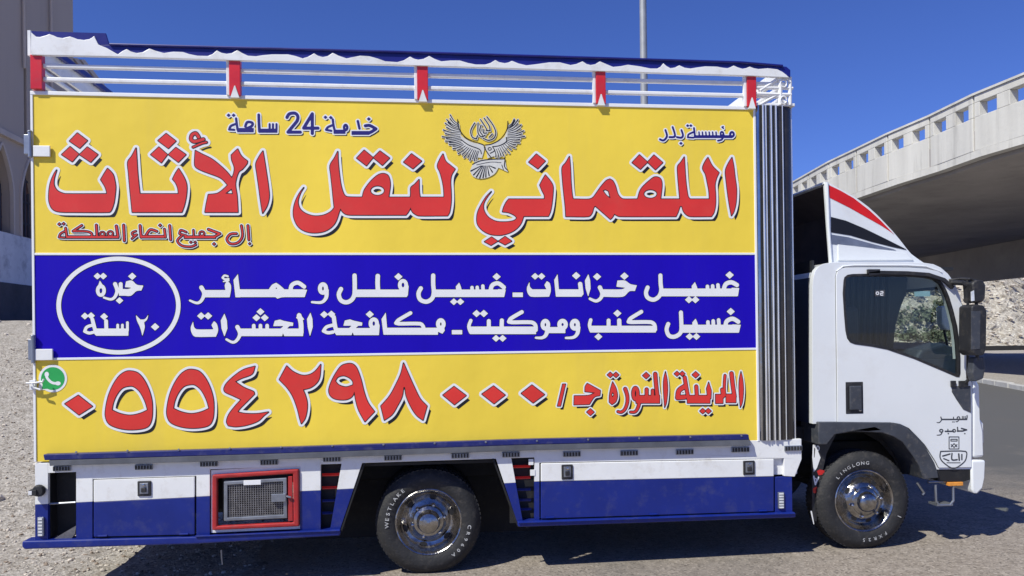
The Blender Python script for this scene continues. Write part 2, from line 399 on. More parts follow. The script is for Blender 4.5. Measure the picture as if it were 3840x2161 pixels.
def text_headline():
    a = Print(R1)
    a.poly([(248,530),(222,570),(196,630),(180,690),(172,760),(172,830),(185,880),(205,915),(240,938),(300,948),(400,950),(770,950),(795,930),(820,860),(832,780),(838,700),(830,640),(815,580),(790,545),(757,515),(722,570),(690,625),(715,665),(735,700),(748,740),(752,768),(340,768),(290,755),(255,735),(230,700),(220,660),(227,600)])
    a.dias([], 1)
    for L in ([(455,160),(555,235),(480,310),(378,240)], [(383,297),(470,370),(405,445),(300,375)], [(555,300),(660,375),(590,450),(478,375)],
              [(1343,165),(1440,240),(1365,312),(1262,235)], [(1270,300),(1355,375),(1295,455),(1190,375)], [(1440,305),(1540,375),(1465,450),(1367,375)]): a.poly(L)
    a.poly([(1042,310),(1000,390),(960,450),(968,560),(980,700),(995,850),(1005,950),(1500,950),(1525,880),(1545,780),(1548,680),(1520,600),(1468,515),(1435,565),(1408,620),(1440,660),(1460,710),(1468,768),(1080,768),(1072,700),(1058,560),(1050,430)])
    a.poly([(1635,335),(1700,370),(1800,420),(1900,500),(1960,560),(2000,612),(2020,560),(2025,500),(2000,430),(1995,380),(2030,345),(2058,320),(2085,375),(2110,405),(2155,440),(2150,465),(2105,520),(2070,545),(2045,610),(2035,680),(2050,780),(2055,850),(2060,950),(1732,950),(1745,870),(1765,775),(1850,765),(1900,735),(1960,680),(1905,620),(1850,590),(1780,565),(1690,530),(1640,500),(1628,460)], holes=[[(1998,715),(2012,770),(1930,765)]])
    a.st([(1668,200),(1640,162),(1602,178),(1592,222),(1625,245),(1715,222)], 30).st([(1612,300),(1700,262),(1745,252)], 18)
    a.poly([(2310,340),(2270,400),(2240,470),(2250,560),(2270,700),(2290,850),(2308,960),(2350,890),(2372,800),(2365,700),(2345,560),(2325,430)])
    b = Print(R2)
    b.poly([(658,345),(625,410),(582,485),(590,580),(605,720),(618,850),(625,905),(590,945),(520,980),(430,990),(350,970),(290,930),(265,880),(262,830),(285,760),(318,705),(280,755),(245,820),(222,890),(215,960),(225,1020),(260,1090),(320,1135),(400,1155),(490,1150),(560,1125),(615,1080),(645,1030),(665,970),(685,910),(705,945),(740,970),(800,978),(1340,978),(1365,945),(1388,900),(1400,940),(1425,965),(1470,985),(1755,985),(1775,950),(1790,850),(1790,750),(1785,650),(1795,580),(1830,520),(1780,480),(1735,440),(1710,370),(1680,420),(1655,490),(1680,550),(1705,640),(1718,720),(1722,802),(1480,802),(1472,740),(1470,625),(1430,670),(1390,705),(1388,760),(1385,802),(1165,802),(1172,760),(1182,680),(1175,620),(1155,580),(1110,565),(1060,580),(1000,630),(950,690),(920,740),(905,802),(780,800),(735,790),(710,750),(690,680),(675,580),(662,450)],
           holes=[[(1055+72*math.cos(t*.5236), 735+50*math.sin(t*.5236)) for t in range(12)]])
    for L in ([(922,332),(1010,405),(945,485),(848,410)], [(1080,340),(1175,410),(1105,480),(1015,405)], [(1395,368),(1495,440),(1410,515),(1318,450)]): b.poly(L)
    c = Print(R3)
    o = 2293
    c.poly([(2192-o,745),(2140-o,800),(2090-o,880),(2058-o,950),(2048-o,1020),(2060-o,1080),(2110-o,1135),(2180-o,1170),(2270-o,1180),(2340-o,1168),(2400-o,1145),(2450-o,1110),(2490-o,1060),(222,990),(470,990),(490,940),(505,860),(515,760),(515,690),(490,640),(440,580),(410,630),(385,680),(410,740),(430,780),(432,820),(75,820),(50,850),(25,900),(12,945),(2370-o,955),(2430-o,985),(2450-o,1010),(2420-o,1035),(2350-o,1048),(2250-o,1045),(2180-o,1015),(2140-o,975),(2115-o,920),(2118-o,860),(2150-o,800)])
    for L in ([(2195-o,1200),(2255-o,1240),(2190-o,1280),(2125-o,1245)], [(2330-o,1195),(2395-o,1240),(2330-o,1275),(2265-o,1240)],
              [(350,370),(438,440),(365,515),(275,450)], [(1380,378),(1460,450),(1390,520),(1308,455)], [(1525,380),(1612,455),(1540,525),(1462,450)]): c.poly(L)
    c.poly([(680,395),(645,455),(608,505),(612,620),(625,760),(640,900),(645,992),(870,992),(905,960),(920,910),(935,885),(970,915),(1090,1020),(1110,1000),(1130,965),(1150,980),(1185,992),(1745,992),(1765,950),(1785,890),(1805,890),(1820,940),(1850,975),(1890,992),(2100,992),(2125,950),(2140,870),(2140,770),(2135,680),(2150,610),(2175,555),(2110,490),(2065,405),(2040,440),(2012,510),(2040,570),(2060,660),(2075,740),(2080,820),(1885,820),(1865,790),(1850,700),(1840,600),(1828,400),(1795,450),(1762,495),(1765,600),(1775,720),(1785,820),(1590,820),(1598,760),(1605,680),(1598,630),(1575,605),(1530,600),(1480,635),(1420,690),(1385,740),(1362,820),(1220,820),(1185,800),(1160,760),(1140,690),(1115,640),(1085,620),(1050,635),(1000,690),(950,760),(915,805),(870,822),(715,820),(705,760),(695,640),(690,520)],
           holes=[[(1490+68*math.cos(t*.5236), 768+45*math.sin(t*.5236)) for t in range(12)], [(1040,722),(1072,740),(1092,815),(1050,785),(1012,735)]])
    c.poly([(2305,405),(2265,470),(2240,540),(2248,640),(2262,760),(2280,880),(2300,985),(2325,940),(2345,850),(2350,720),(2335,600),(2322,490)])
    return [a, b, c]

def text_phone():
    a = Print(D1)
    a.poly([(465,488),(605,598),(472,682),(332,572)])
    for dx, dy in ((0, 0), (614, -16)):
        a.poly([(985,245),(1060,265),(1120,330),(1170,430),(1200,540),(1205,650),(1195,740),(1160,800),(1080,825),(960,830),(850,810),(770,770),(738,700),(740,620),(765,500),(810,390),(870,300),(930,255)],
               [[(970,395),(1020,400),(1080,450),(1130,540),(1160,635),(1080,670),(980,688),(880,670),(800,635),(815,560),(850,480),(905,415)]], dx, dy)
    a.poly([(2230,198),(2120,230),(2030,290),(1950,365),(1922,420),(1935,455),(2010,490),(2095,530),(2030,600),(1970,680),(1948,750),(1965,790),(2040,800),(2150,785),(2260,745),(2320,690),(2365,655),(2250,672),(2130,670),(2055,655),(2080,620),(2140,560),(2225,475),(2215,450),(2120,410),(2030,350),(2100,315),(2200,275)])
    b = Print(D2)
    b.poly([(148,195),(75,330),(160,420),(215,510),(255,620),(280,720),(295,770),(330,720),(350,640),(352,560),(335,490),(310,430),(390,408),(450,360),(478,300),(488,180),(440,240),(380,280),(300,288),(210,250)])
    b.poly([(770,170),(700,190),(650,250),(600,340),(570,430),(585,490),(640,525),(740,530),(800,500),(825,445),(840,540),(870,640),(930,750),(1025,650),(960,560),(920,450),(890,330),(850,220),(815,180)], [[(720,290),(780,315),(810,350),(812,385),(740,405),(670,385),(632,345),(660,305)]])
    b.poly([(1315,165),(1290,270),(1240,380),(1180,490),(1090,595),(1125,735),(1200,680),(1250,600),(1300,500),(1315,405),(1330,405),(1345,500),(1400,620),(1450,690),(1510,735),(1550,595),(1480,520),(1420,400),(1370,290)])
    b.poly([(1820,400),(1940,490),(1825,580),(1710,485)]); b.poly([(2215,395),(2330,485),(2220,570),(2100,475)])
    c = Print(D3); c.poly([(305,385),(430,480),(318,562),(200,468)])
    return [a, b, c]

def text_city():
    c = Print(D3)
    c.poly([(612,375),(642,375),(592,595),(560,595)])
    c.poly([(858,368),(900,390),(990,440),(985,490),(930,505),(880,578),(725,582),(728,492),(870,488),(935,462),(835,450),(838,400)]); c.dia(890, 655, 34)
    # al-munawwara
    c.dias([(1088,283),(1145,283)], 27)
    c.poly([(1112,352),(1145,415),(1160,490),(1145,550),(1105,580),(1078,555),(1080,490),(1092,420)], [[(1115,455),(1125,485),(1110,505),(1100,480)]])
    c.st([(1238,425),(1258,490),(1258,560),(1235,625),(1200,655),(1165,650)], 34, 22)
    c.ring(1340, 470, 22, 55, 34).st([(1375,520),(1372,590),(1340,650),(1290,655)], 36, 20)
    c.bar(1345, 1582, 488, 566)
    c.st([(1452,430),(1452,520)], 34).dia(1447, 290, 32)
    c.st([(1512,440),(1512,520)], 30).st([(1538,275),(1548,400),(1562,520)], 36)
    c.poly([(1640,250),(1622,330),(1620,430),(1632,610),(1650,560),(1662,440),(1656,330)])
    # al-madina
    c.dias([(1755,272),(1808,272)], 25)
    c.st([(1832,310),(1850,420),(1868,520)], 34).st([(1830,400),(1775,440),(1762,510),(1830,505)], 44)
    c.bar(1858, 2085, 488, 566)
    c.st([(1948,400),(1955,510)], 34).dia(1942, 282, 32)
    c.poly([(2072,355),(2050,420),(2062,520),(2095,520),(2098,440)])
    c.dias([(2012,645),(2068,645)], 27)
    c.bar(2140, 2215, 478, 568).st([(2205,430),(2215,500)], 30)
    c.st([(2235,290),(2228,400),(2232,490)], 24).bar(2245, 2345, 475, 560).st([(2300,270),(2312,380),(2330,500)], 38)
    c.poly([(2395,250),(2378,330),(2375,440),(2388,610),(2408,560),(2420,440),(2412,330)])
    return [c]

def text_services():
    a, b, c = Print(A1), Print(B1), Print(C1)
    # line 1, right word
    c.st([(1462,370),(1446,420),(1462,470),(1520,492),(1575,460),(1598,400),(1592,330),(1590,250)], 42).bar(1600, 2362, 380, 458)
    c.poly([(1935,315),(1902,355),(1905,400),(1965,400),(1955,360)]).st([(2060,360),(2062,400)], 38).st([(2112,355),(2114,400)], 38).st([(2165,345),(2170,400)], 38)
    c.poly([(2330,458),(2365,455),(2378,375),(2300,372)]).st([(2355,345),(2300,318),(2245,335),(2225,385),(2240,400)], 44).dia(2282, 245, 38)
    c.dias([(1875,492),(1940,492)], 36)
    c.poly([(1150,362),(1160,300),(1235,300),(1290,335),(1355,348),(1335,405),(1280,408),(1215,462),(1000,462),(1000,388),(1200,388),(1240,372)]).dia(1230, 256, 38)
    c.st([(985,370),(1008,430),(990,480),(945,505),(885,482)], 44, 26).dia(957, 262, 37)
    c.poly([(870,235),(835,300),(842,380),(868,462),(892,380),(888,300)])
    c.bar(545, 805, 388, 462).poly([(562,235),(528,295),(545,462),(592,462),(575,385)]).st([(788,335),(800,430)], 44).dia(748, 252, 38)
    c.poly([(282,310),(255,375),(265,430),(300,462),(478,462),(495,400),(485,330),(455,305),(430,345),(450,388),(310,388),(285,360)]).dias([(337,258),(402,258)], 34)
    c.bar(112, 215, 420, 465)
    b.st([(1488,378),(1465,430),(1482,490),(1545,512),(1600,480),(1618,420),(1612,340),(1612,250)], 44).bar(1618, 2322, 390, 465)
    b.poly([(1872,320),(1838,360),(1842,410),(1900,410),(1890,365)]).st([(2000,370),(2002,410)], 36).st([(2052,368),(2055,410)], 36).st([(2108,355),(2112,410)], 36)
    b.poly([(2290,465),(2322,463),(2338,390),(2260,385)]).st([(2318,368),(2262,328),(2205,345),(2188,395),(2205,410)], 44).dia(2246, 262, 37).dias([(1818,512),(1884,512)], 34)
    b.st([(690,385),(668,440),(690,498),(745,518),(800,490),(826,430),(826,250)], 44).bar(828, 1350, 390, 465).st([(1058,255),(1056,330),(1062,430)], 46)
    b.ring(1310, 345, 32, 42, 38).st([(1345,360),(1338,440)], 44).dia(1264, 262, 37)
    b.ring(510, 380, 30, 42, 42).st([(545,400),(542,470),(495,518),(400,516)], 46, 22)
    o = 2400
    a.bar(2040, 2726, 388, 466).poly([(2690,466),(2728,464),(2752,392),(2660,388)]).st([(2722,362),(2660,322),(2600,345),(2585,400)], 44)
    a.poly([(2362,400),(2398,345),(2442,322),(2485,352),(2530,400),(2530,466),(2490,470),(2456,482),(2420,455)], [[(2440,365),(2452,378),(2438,388)]])
    a.poly([(2060,235),(2015,295),(2035,468),(2085,468),(2078,385)])
    a.bar(1715, 1972, 395, 468).poly([(1952,300),(1928,345),(1935,400),(1932,468),(1978,468),(1992,380),(1985,335)])
    a.st([(1958,258),(1925,250),(1906,272),(1930,288),(1965,284)], 22).st([(1915,310),(1970,300)], 14)
    a.st([(1695,370),(1722,430),(1695,500),(1650,525),(1580,500)], 46, 22)
    # line 2
    c.st([(1668,735),(1652,790),(1675,850),(1730,862),(1785,830),(1800,780),(1795,620)], 42).bar(1800, 2375, 742, 822)
    c.poly([(1942,680),(1908,720),(1912,760),(1970,760),(1960,720)]).st([(2065,715),(2067,760)], 38).st([(2118,705),(2120,760)], 38).st([(2172,695),(2176,760)], 38)
    c.poly([(2345,822),(2375,820),(2394,742),(2310,738)]).st([(2368,712),(2312,682),(2255,705),(2240,750)], 44).dia(2293, 610, 37).dias([(1882,860),(1950,860)], 35)
    c.st([(1400,612),(1290,680),(1270,712),(1300,716),(1490,716),(1530,740),(1538,790)], 38).bar(885, 1545, 752, 820)
    c.st([(1178,700),(1180,760)], 44).dia(1160, 628, 37).st([(1072,700),(1072,760)], 40).st([(893,695),(882,745),(895,795)], 36).dia(970, 862, 36)
    c.ring(735, 742, 30, 38, 42).st([(768,770),(760,830),(720,868),(645,874)], 46, 22)
    c.ring(612, 740, 32, 36, 42).bar(460, 640, 765, 826).ring(440, 742, 28, 38, 40).st([(465,780),(445,845),(405,872),(345,872)], 46, 22)
    c.st([(205,615),(95,680),(75,712),(110,718),(300,718),(340,745),(345,795)], 38)
    b.bar(1980, 2640, 760, 836).st([(2298,700),(2295,790)], 44).st([(2168,705),(2168,790)], 42).st([(1988,700),(1968,760),(1985,815)], 36)
    b.dias([(2045,630),(2118,630)], 37).dias([(2240,878),(2306,878)], 35).bar(1798, 1902, 795, 838)
    b.ring(1688, 735, 28, 38, 42).poly([(1640,800),(1720,760),(1728,800),(1705,832),(1660,812)]).bar(1130, 1660, 772, 842)
    b.st([(1385,625),(1265,695),(1240,725),(1270,732),(1480,732),(1512,760),(1520,810)], 38).poly([(1138,620),(1095,685),(1115,842),(1160,842),(1150,760)])
    b.ring(1018, 730, 32, 42, 40).st([(1055,750),(1050,820)], 44).bar(640, 1070, 775, 846).dia(978, 638, 37)
    b.poly([(714,752),(728,700),(780,688),(820,702),(904,720),(900,752)]).st([(850,735),(775,800)], 44).cut([(795,850),(806,815),(820,850)])
    b.st([(618,665),(632,760),(650,820)], 42).st([(612,745),(545,765),(515,805),(560,822),(610,815)], 34).dias([(522,640),(594,636)], 36)
    b.poly([(385,620),(350,685),(357,765),(380,860),(408,765),(405,685)])
    b.st([(272,650),(290,730),(292,820)], 48).poly([(268,620),(240,675),(290,700),(325,690)])
    a.bar(2085, 2712, 780, 856).poly([(2412,756),(2428,702),(2480,690),(2520,704),(2614,722),(2610,754)]).st([(2565,738),(2490,805)], 44).cut([(2500,860),(2511,825),(2524,860)])
    for x in (2218, 2285, 2352): a.st([(x, 750), (x, 800)], 38)
    a.dias([(2285,612),(2245,672),(2328,672)], 36)
    a.st([(2055,765),(2080,830),(2055,890),(2010,918),(1945,888)], 46, 24)
    a.poly([(1925,630),(1888,700),(1896,780),(1925,862),(1955,780),(1950,700)])
    a.poly([(1612,710),(1588,770),(1600,830),(1635,862),(1840,862),(1862,800),(1850,735),(1820,705),(1795,745),(1815,788),(1650,788),(1622,765)]).dias([(1692,654),(1762,654)], 37)
    # oval badge: twenty years of experience
    d = Print(A1)
    d.ring(866, 550, 1, 1, 1); d.parts.pop()
    d.st([(866+598*math.cos(t*math.pi/40), 550+468*math.sin(t*math.pi/40)) for t in range(81)], 46)
    d.poly([(925,452),(925,385),(960,385),(1000,372),(930,366),(942,308),(1000,300),(1050,342),(1115,350),(1095,400),(1045,406),(990,452)]).dia(1003, 258, 37)
    d.bar(870, 940, 385, 452).st([(888,335),(888,420)], 40).dia(876, 500, 34).st([(832,335),(852,400),(832,460),(790,488),(720,470)], 42, 22)
    d.ring(690, 400, 32, 46, 36).poly([(680,300),(655,370),(690,380),(725,370)]).dias([(655,256),(714,256)], 34)
    d.poly([(1040,645),(1050,700),(1082,770),(1105,855),(1128,770),(1122,718),(1152,690),(1165,640),(1130,685),(1085,690)]).dia(1232, 763, 38)
    d.bar(640, 965, 780, 852).st([(955,720),(955,800)], 28).st([(905,745),(905,800)], 28).st([(858,745),(858,800)], 28).st([(742,705),(745,800)], 38).dia(722, 660, 35)
    d.st([(605,690),(628,780),(645,830)], 38).st([(610,745),(550,765),(528,808),(570,825),(612,818)], 32).dias([(530,655),(592,652)], 35)
    return [a, b, c, d]

def text_small():
    s = Print(Frame(820, 400, 4))
    s.st([(262,180),(272,260),(285,350)], 32).st([(258,262),(185,292),(158,345),(235,350)], 30).dias([(150,132),(225,132)], 26).bar(280, 525, 325, 385)
    s.st([(400,300),(430,235),(505,245),(500,290),(430,325)], 34).st([(602,125),(605,240),(612,370)], 38).bar(600, 880, 335, 392)
    for x in (765, 815, 868): s.st([(x, 265), (x, 350)], 28)
    s.st([(1025,165),(1060,112),(1140,100),(1185,140),(1180,210),(1110,300),(1040,385),(1225,385)], 44)
    s.st([(1405,405),(1405,110),(1275,325),(1490,325)], 44)
    s.st([(1712,195),(1722,280),(1745,380)], 32).st([(1705,282),(1640,310),(1610,350),(1690,365)], 30).dias([(1602,162),(1682,166)], 25).bar(1725, 1900, 350, 408)
    s.ring(1905, 315, 24, 38, 34).st([(2088,220),(2112,330)], 34).bar(1995, 2260, 370, 424)
    s.st([(2200,290),(2265,285),(2360,335),(2300,375),(2250,398)], 44).dia(2252, 188, 26)
    t = Print(R3)
    t.ring(2305, 172, 18, 22, 20).ring(2205, 165, 14, 18, 16).st([(2222,175),(2205,222),(2165,235)], 16).st([(2218,95),(2205,100),(2220,112)], 11).bar(1925, 2310, 182, 208)
    for k in range(6): t.st([(1975+k*34, 150), (1980+k*34, 195)], 13)
    t.st([(1925,110),(1935,195)], 18).st([(1918,150),(1872,172),(1862,202),(1920,205)], 15).dias([(1862,85),(1894,85)], 14)
    t.st([(1800,130),(1815,180),(1800,205),(1755,200)], 18).dia(1795, 262, 15).st([(1712,100),(1735,190),(1680,200)], 18).st([(1640,130),(1655,190),(1622,232),(1585,222)], 18)
    return [s, t]

def text_kingdom():
    s = Print(R1)
    s.dias([(275,1070),(318,1066)], 17).st([(338,1110),(350,1200)], 24).st([(332,1140),(288,1165),(272,1200),(330,1205)], 20).bar(345, 872, 1184, 1214)
    s.st([(500,1082),(412,1140),(540,1142),(595,1160),(600,1195)], 22).st([(645,1080),(652,1195)], 26).ring(705, 1168, 24, 20, 18).ring(785, 1165, 26, 24, 18).st([(845,1090),(862,1195)], 28).st([(918,1080),(925,1235)], 26)
    s.st([(1040,1140),(1005,1155),(1010,1180),(1050,1175),(1000,1215)], 20).st([(1082,1085),(1092,1200)], 26).bar(1085, 1330, 1180, 1210).st([(1250,1142),(1185,1125),(1145,1175)], 24).st([(1325,1120),(1335,1200)], 24).dia(1283, 1082, 17).st([(1378,1085),(1388,1225)], 26)
    s.st([(1545,1150),(1490,1130),(1475,1165),(1545,1185)], 20).st([(1500,1185),(1455,1235),(1500,1285),(1590,1295),(1640,1275)], 22).bar(1520, 1840, 1184, 1214).st([(1615,1130),(1618,1190)], 20).dias([(1590,1250),(1632,1250)], 15).ring(1700, 1165, 24, 22, 18).st([(1765,1122),(1880,1165),(1815,1200)], 26).dia(1822, 1268, 17)
    s.st([(2045,1165),(1985,1170),(1950,1220),(1985,1265),(2060,1255),(2105,1190),(2095,1085)], 24).st([(2160,1085),(2170,1225)], 26).dia(2178, 1265, 14)
    return [s]

def emblem():
    fr = Frame(1600, 400, 2223/460)
    wl = Print(fr); bl = Print(fr)
    L = [(420,150),(355,235),(325,300),(290,425),(270,550),(330,630),(400,690),(470,770),(565,860),(670,930),(780,985),(860,990),(930,985)]
    LB = [(585,330),(590,380),(598,430),(605,480),(610,540),(618,590),(630,650),(670,690),(740,730),(800,760),(860,785),(920,800),(970,810)]
    Rr = [(1590,225),(1660,235),(1720,330),(1770,440),(1785,540),(1690,660),(1610,755),(1500,850),(1400,905),(1310,935),(1200,960)]
    RB = [(1475,360),(1470,410),(1466,460),(1462,510),(1460,560),(1452,610),(1440,660),(1380,700),(1320,740),(1260,770),(1200,790)]
    wl.poly([(620,520),(590,380),(560,480),(560,640),(700,800),(850,900),(1000,940),(1040,800),(1040,700),(800,640)]); wl.poly([(1440,480),(1480,420),(1520,500),(1520,640),(1400,800),(1280,880),(1100,940),(1060,700),(1250,650),(1400,560)])
    wl.poly([(860,1020),(1000,960),(1420,960),(1440,1080),(1470,1190),(1300,1110),(1230,1220),(1100,1290),(960,1310),(840,1270),(780,1170)])
    for T, Bq in ((L, LB), (Rr, RB)):
        for i in range(len(T)-1):
            for q in (0, .5):
                t = (T[i][0]*(1-q)+T[i+1][0]*q, T[i][1]*(1-q)+T[i+1][1]*q); b = (Bq[i][0]*(1-q)+Bq[i+1][0]*q, Bq[i][1]*(1-q)+Bq[i+1][1]*q)
                k = .96 if q == 0 else .82
                t = (b[0]+(t[0]-b[0])*k, b[1]+(t[1]-b[1])*k); m = ((t[0]+b[0])/2+(-12 if T is L else 12), (t[1]+b[1])/2+18)
                bl.st([t, m, b], 21, 9); wl.st([t, m, b], 44, 26)
    bl.st([(560,240),(585,400),(700,560),(860,640),(1030,700),(1050,760),(1120,870),(1170,930)], 18).st([(620,600),(760,700),(960,780),(990,860)], 16)
    bl.st([(1470,270),(1450,430),(1340,590),(1180,680),(1060,700)], 18).st([(1440,560),(1440,640),(1320,710),(1190,730),(1230,800),(1150,850)], 16).ring(1140, 770, 30, 24, 14)
    bl.st([(830,1050),(960,990),(1150,960),(1420,950),(1410,1090),(1470,1160)], 18).st([(900,1060),(1150,1010),(1350,1020)], 10)
    for x, y in ((800,1170),(850,1240),(900,1280),(960,1300),(1020,1290),(1070,1280),(1130,1250),(1190,1190),(1240,1120)): bl.st([(x, y), ((x+1080*2)/3, 1075)], 24, 10)
    bl.st([(1360,1060),(1390,1150)], 14)
    for q in ([(1090,190),(1200,340),(1250,470),(1220,570),(1120,615),(1020,575)], [(1040,215),(1130,350),(1150,440),(1080,440)], [(975,240),(1060,370),(1090,430)],
              [(930,300),(930,480),(990,550),(1060,520)], [(985,340),(960,440),(1010,520)], [(870,300),(800,430),(820,550),(900,590),(920,530)], [(1020,410),(1030,480),(1090,480)], [(1130,560),(1190,500)]): bl.st(q, 19); wl.st(q, 46)
    return wl, bl

def logo_phone():
    fr = D1
    w = Print(fr).ell(210, 320, 142, 138).poly([(75,360),(60,440),(150,430)])
    g = Print(fr).ell(210, 320, 118, 114).poly([(110,370),(100,425),(170,420)])
    h = Print(fr).st([(148,278),(152,310),(180,345),(215,365),(258,368)], 26).ell(150, 278, 22, 26).ell(262, 368, 28, 20)
    return w, g, h
# ------------------------------------------------------------------ ground height
def smooth(a, b, t):
    t = max(0, min(1, (t-a)/(b-a))); return t*t*(3-2*t)
def road_z(x, y): return -0.013+(max(-4, min(14, x))-2.674)*.0091
def gz(x, y):
    z = road_z(x, y)
    k = smooth(1.6, 15, y+.35*(-x))*smooth(5.5, -2.5, x-.18*max(0, y))   # gravel bank climbing away behind the truck's tail
    return z+2.25*k

# ------------------------------------------------------------------ the truck
T = thing('box_truck', (2.674, 1.05, -.013), 'yellow, blue and white furniture removal box truck with Arabic lettering and white cab', 'truck')
XR = at(2838, 1309).x; XS = at(2986, 1000).x; WD = 2.12
ZT = at(1500, 374).z                    # top edge of the side panel
zw1 = at(1500, 953).z; zw2 = at(1500, 1328).z
ZB = at(1500, 1662).z; ZF = ZB-.06
MB().box(.03, XS-.05, .03, WD-.01, ZF, ZT).build('cargo_body', m_pwh, T)
# side panels, one per colour band, with the white joint strips proud between them
xl = lambda z: 0.0
MB().box(0, XR, 0, .028, zw1+.006, ZT-.02).build('side_panel', m_yel, T)['label'] = 'upper yellow side panel'
up_ = bpy.data.objects['side_panel']
mid = MB().box(0, XR, 0, .028, zw2+.006, zw1-.006).build('side_panel', m_blu, T); mid['label'] = 'blue middle side panel'
low = MB().box(0, XR, 0, .028, ZF, zw2-.006).build('side_panel', m_yel, T); low['label'] = 'lower yellow side panel with phone number'
for z in (zw1, zw2):
    MB().box(.0, XR, -.004, .02, z-.008, z+.008).build('joint_strip', m_wht, T, bevel=.002)
MB().box(-.004, .012, -.006, .03, ZF, ZT).build('edge_strip', m_wht, T, bevel=.002)
MB().box(XR-.006, XR+.012, -.006, .03, ZF, ZT).build('edge_strip', m_wht, T, bevel=.002)
MB().box(-.004, XR+.01, -.008, .03, ZT-.022, ZT+.004).build('edge_strip', m_wht, T, bevel=.003)

# print
RL = [(.0205, .0285, -.034, m_blk), (.0, .0285, -.034, m_blk), (.022, 0, 0, m_wht), (.0058, 0, 0, m_blk), (0, 0, 0, m_red)][1:]
lettering('headline_lettering', text_headline(), RL, up_)
lettering('phone_number_lettering', text_phone(), RL, low)
lettering('city_lettering', text_city(), [(.0, .021, -.026, m_blk), (.0135, 0, 0, m_wht), (.0042, 0, 0, m_blk), (-.001, 0, 0, m_red)], low)
lettering('services_lettering', text_services(), [(.004, 0, 0, m_blk), (0, 0, 0, m_wht)], mid)
lettering('small_lettering', text_small(), [(.003, .010, -.012, m_blk), (.0095, 0, 0, m_wht), (.001, 0, 0, m_nvy)], up_)
lettering('small_lettering', text_kingdom(), [(.003, .010, -.012, m_blk), (.0080, 0, 0, m_wht), (.0026, 0, 0, m_blk), (-.0036, 0, 0, m_red)], up_)
wl, bl = emblem()
mb = MB(); wl.grid(); bl.grid()
mb.m = 0; contour(mb, wl.D, 0, wl.x0g, wl.z0g, -.0048)
mb.m = 1; contour(mb, bl.D, 0, bl.x0g, bl.z0g, -.0057)
mb.build('eagle_emblem', [m_emb, m_blk], up_, fix=False)
lw, lg, lh = logo_phone()
mb = MB()
for k, (p, m) in enumerate(((lw, 0), (lg, 0), (lh, 0))):
    p.grid(); mb.m = k; contour(mb, p.D, 0, p.x0g, p.z0g, -.002-.0009*k)
mb.build('telephone_logo', [m_wht, m_grn, m_wht], low, fix=False)

# polished steel corner: fluted sheet, return coloured as dark reflection, beads as added highlights
zs0 = at(2900, 1650).z; zs1 = at(2900, 398).z
xd = at(2916, 900).x
n = 90; v = []; f = []; NZ = 26; x0_ = XR+.013
for j in range(NZ+1):
    z = zs0+(zs1-zs0)*j/NZ
    for i in range(n+1):
        t = i/n; x = x0_+(xd-x0_)*t
        v.append((x, .004-.022*abs(math.sin(t*math.pi*4))**.6+.0015*math.sin(j*.8+i*.13), z))
for j in range(NZ):
    for i in range(n):
        q = j*(n+1)+i; f.append((q, q+1, q+n+2, q+n+1))
MB().add(v, f).build('steel_corner_sheet', m_ste, T, smooth=True, fix=False)
n = 24; v = []; f = []
for j in range(NZ+1):
    z = zs0+(zs1-zs0)*j/NZ
    for i in range(n+1):
        t = i/n; r = .09; x = xd+(XS-xd)*t; e = max(0, (x-(XS-r))/r)
        v.append((x, -.010+(r-math.sqrt(max(0, r*r-(e*r)**2))), z))
for j in range(NZ):
    for i in range(n):
        q = j*(n+1)+i; f.append((q, q+1, q+n+2, q+n+1))
MB().add(v, f).build('dark_corner_return', m_blg, T, smooth=True, fix=False)
for px in (2853, 2882, 2902):
    x = at(px, 900).x; MB().box(x-.009, x+.009, -.021, -.010, zs0, zs1).build('corner_seam', m_chs, T, bevel=.002)
for px, r in ((2862, .007), (2873, .005), (2893, .007), (2911, .006), (2935, .004), (2979, .007)):
    x = at(px, 900).x; yy = -.022 if px < 2950 else .03; MB().tube([(x, yy, zs0), (x, yy, zs1)], r, 10).build('highlight_bead', m_brt, T, smooth=True)
MB().box(XS-.045, XS-.01, .10, WD-.1, zs0, zs1).build('front_bulkhead', m_ste, T)

# top rails: two white slats and red posts with white gussets
xa, xb = at(120, 300).x, at(2830, 300).x
z1 = at(163, 248).z; z2 = at(163, 298).z
for z in (z1, z2):
    for s, y in ((0, -.012), (1, WD-.02)):
        MB().box(xa, XS-.06, y, y+.03, z-.015, z+.015).build('rail_slat', m_pwh, T, bevel=.008, seg=3)
for z in (z1, z2):
    for x in (xa, XS-.09): MB().box(x, x+.03, .02, WD-.02, z-.015, z+.015).build('rail_slat', m_pwh, T, bevel=.008)
posts = [(122, 165), (863, 905), (1565, 1605), (2232, 2268), (2796, 2830)]
zc = at(1300, 240).z
for i, (a, b) in enumerate(posts):
    x0, x1 = at(a, 300).x, at(b, 300).x
    for y in (-.03, WD-.02):
        if i == 0: L = [(x0, ZT+.01), (x1, ZT+.01), (x1, zc), (x0, zc)]
        else:
            m = (x0+x1)/2; h = .060
            L = [(x0, ZT-.005), (x0+.012, ZT-.005), (m-.004, ZT+h), (m+.006, ZT+h), (x1-.010, ZT-.005), (x1, ZT-.005), (x1, zc), (x0, zc)]
        MB().prism(L, y, y+.05).build('rail_post', m_prd, T, bevel=.004)
        if i: MB().prism([(x0+.008, ZT-.02), (x1-.008, ZT-.02), ((x0+x1)/2+.003, ZT+.063), ((x0+x1)/2-.003, ZT+.063)], y-.003, y+.04).build('gusset', m_pwh, T)
for i, (a, b) in enumerate(posts[1:]):
    x0 = at(a, 300).x; MB().box(x0-.022, x0-.001, -.02, .012, ZT, zc).build('post_edge', m_pwh, T, bevel=.003)

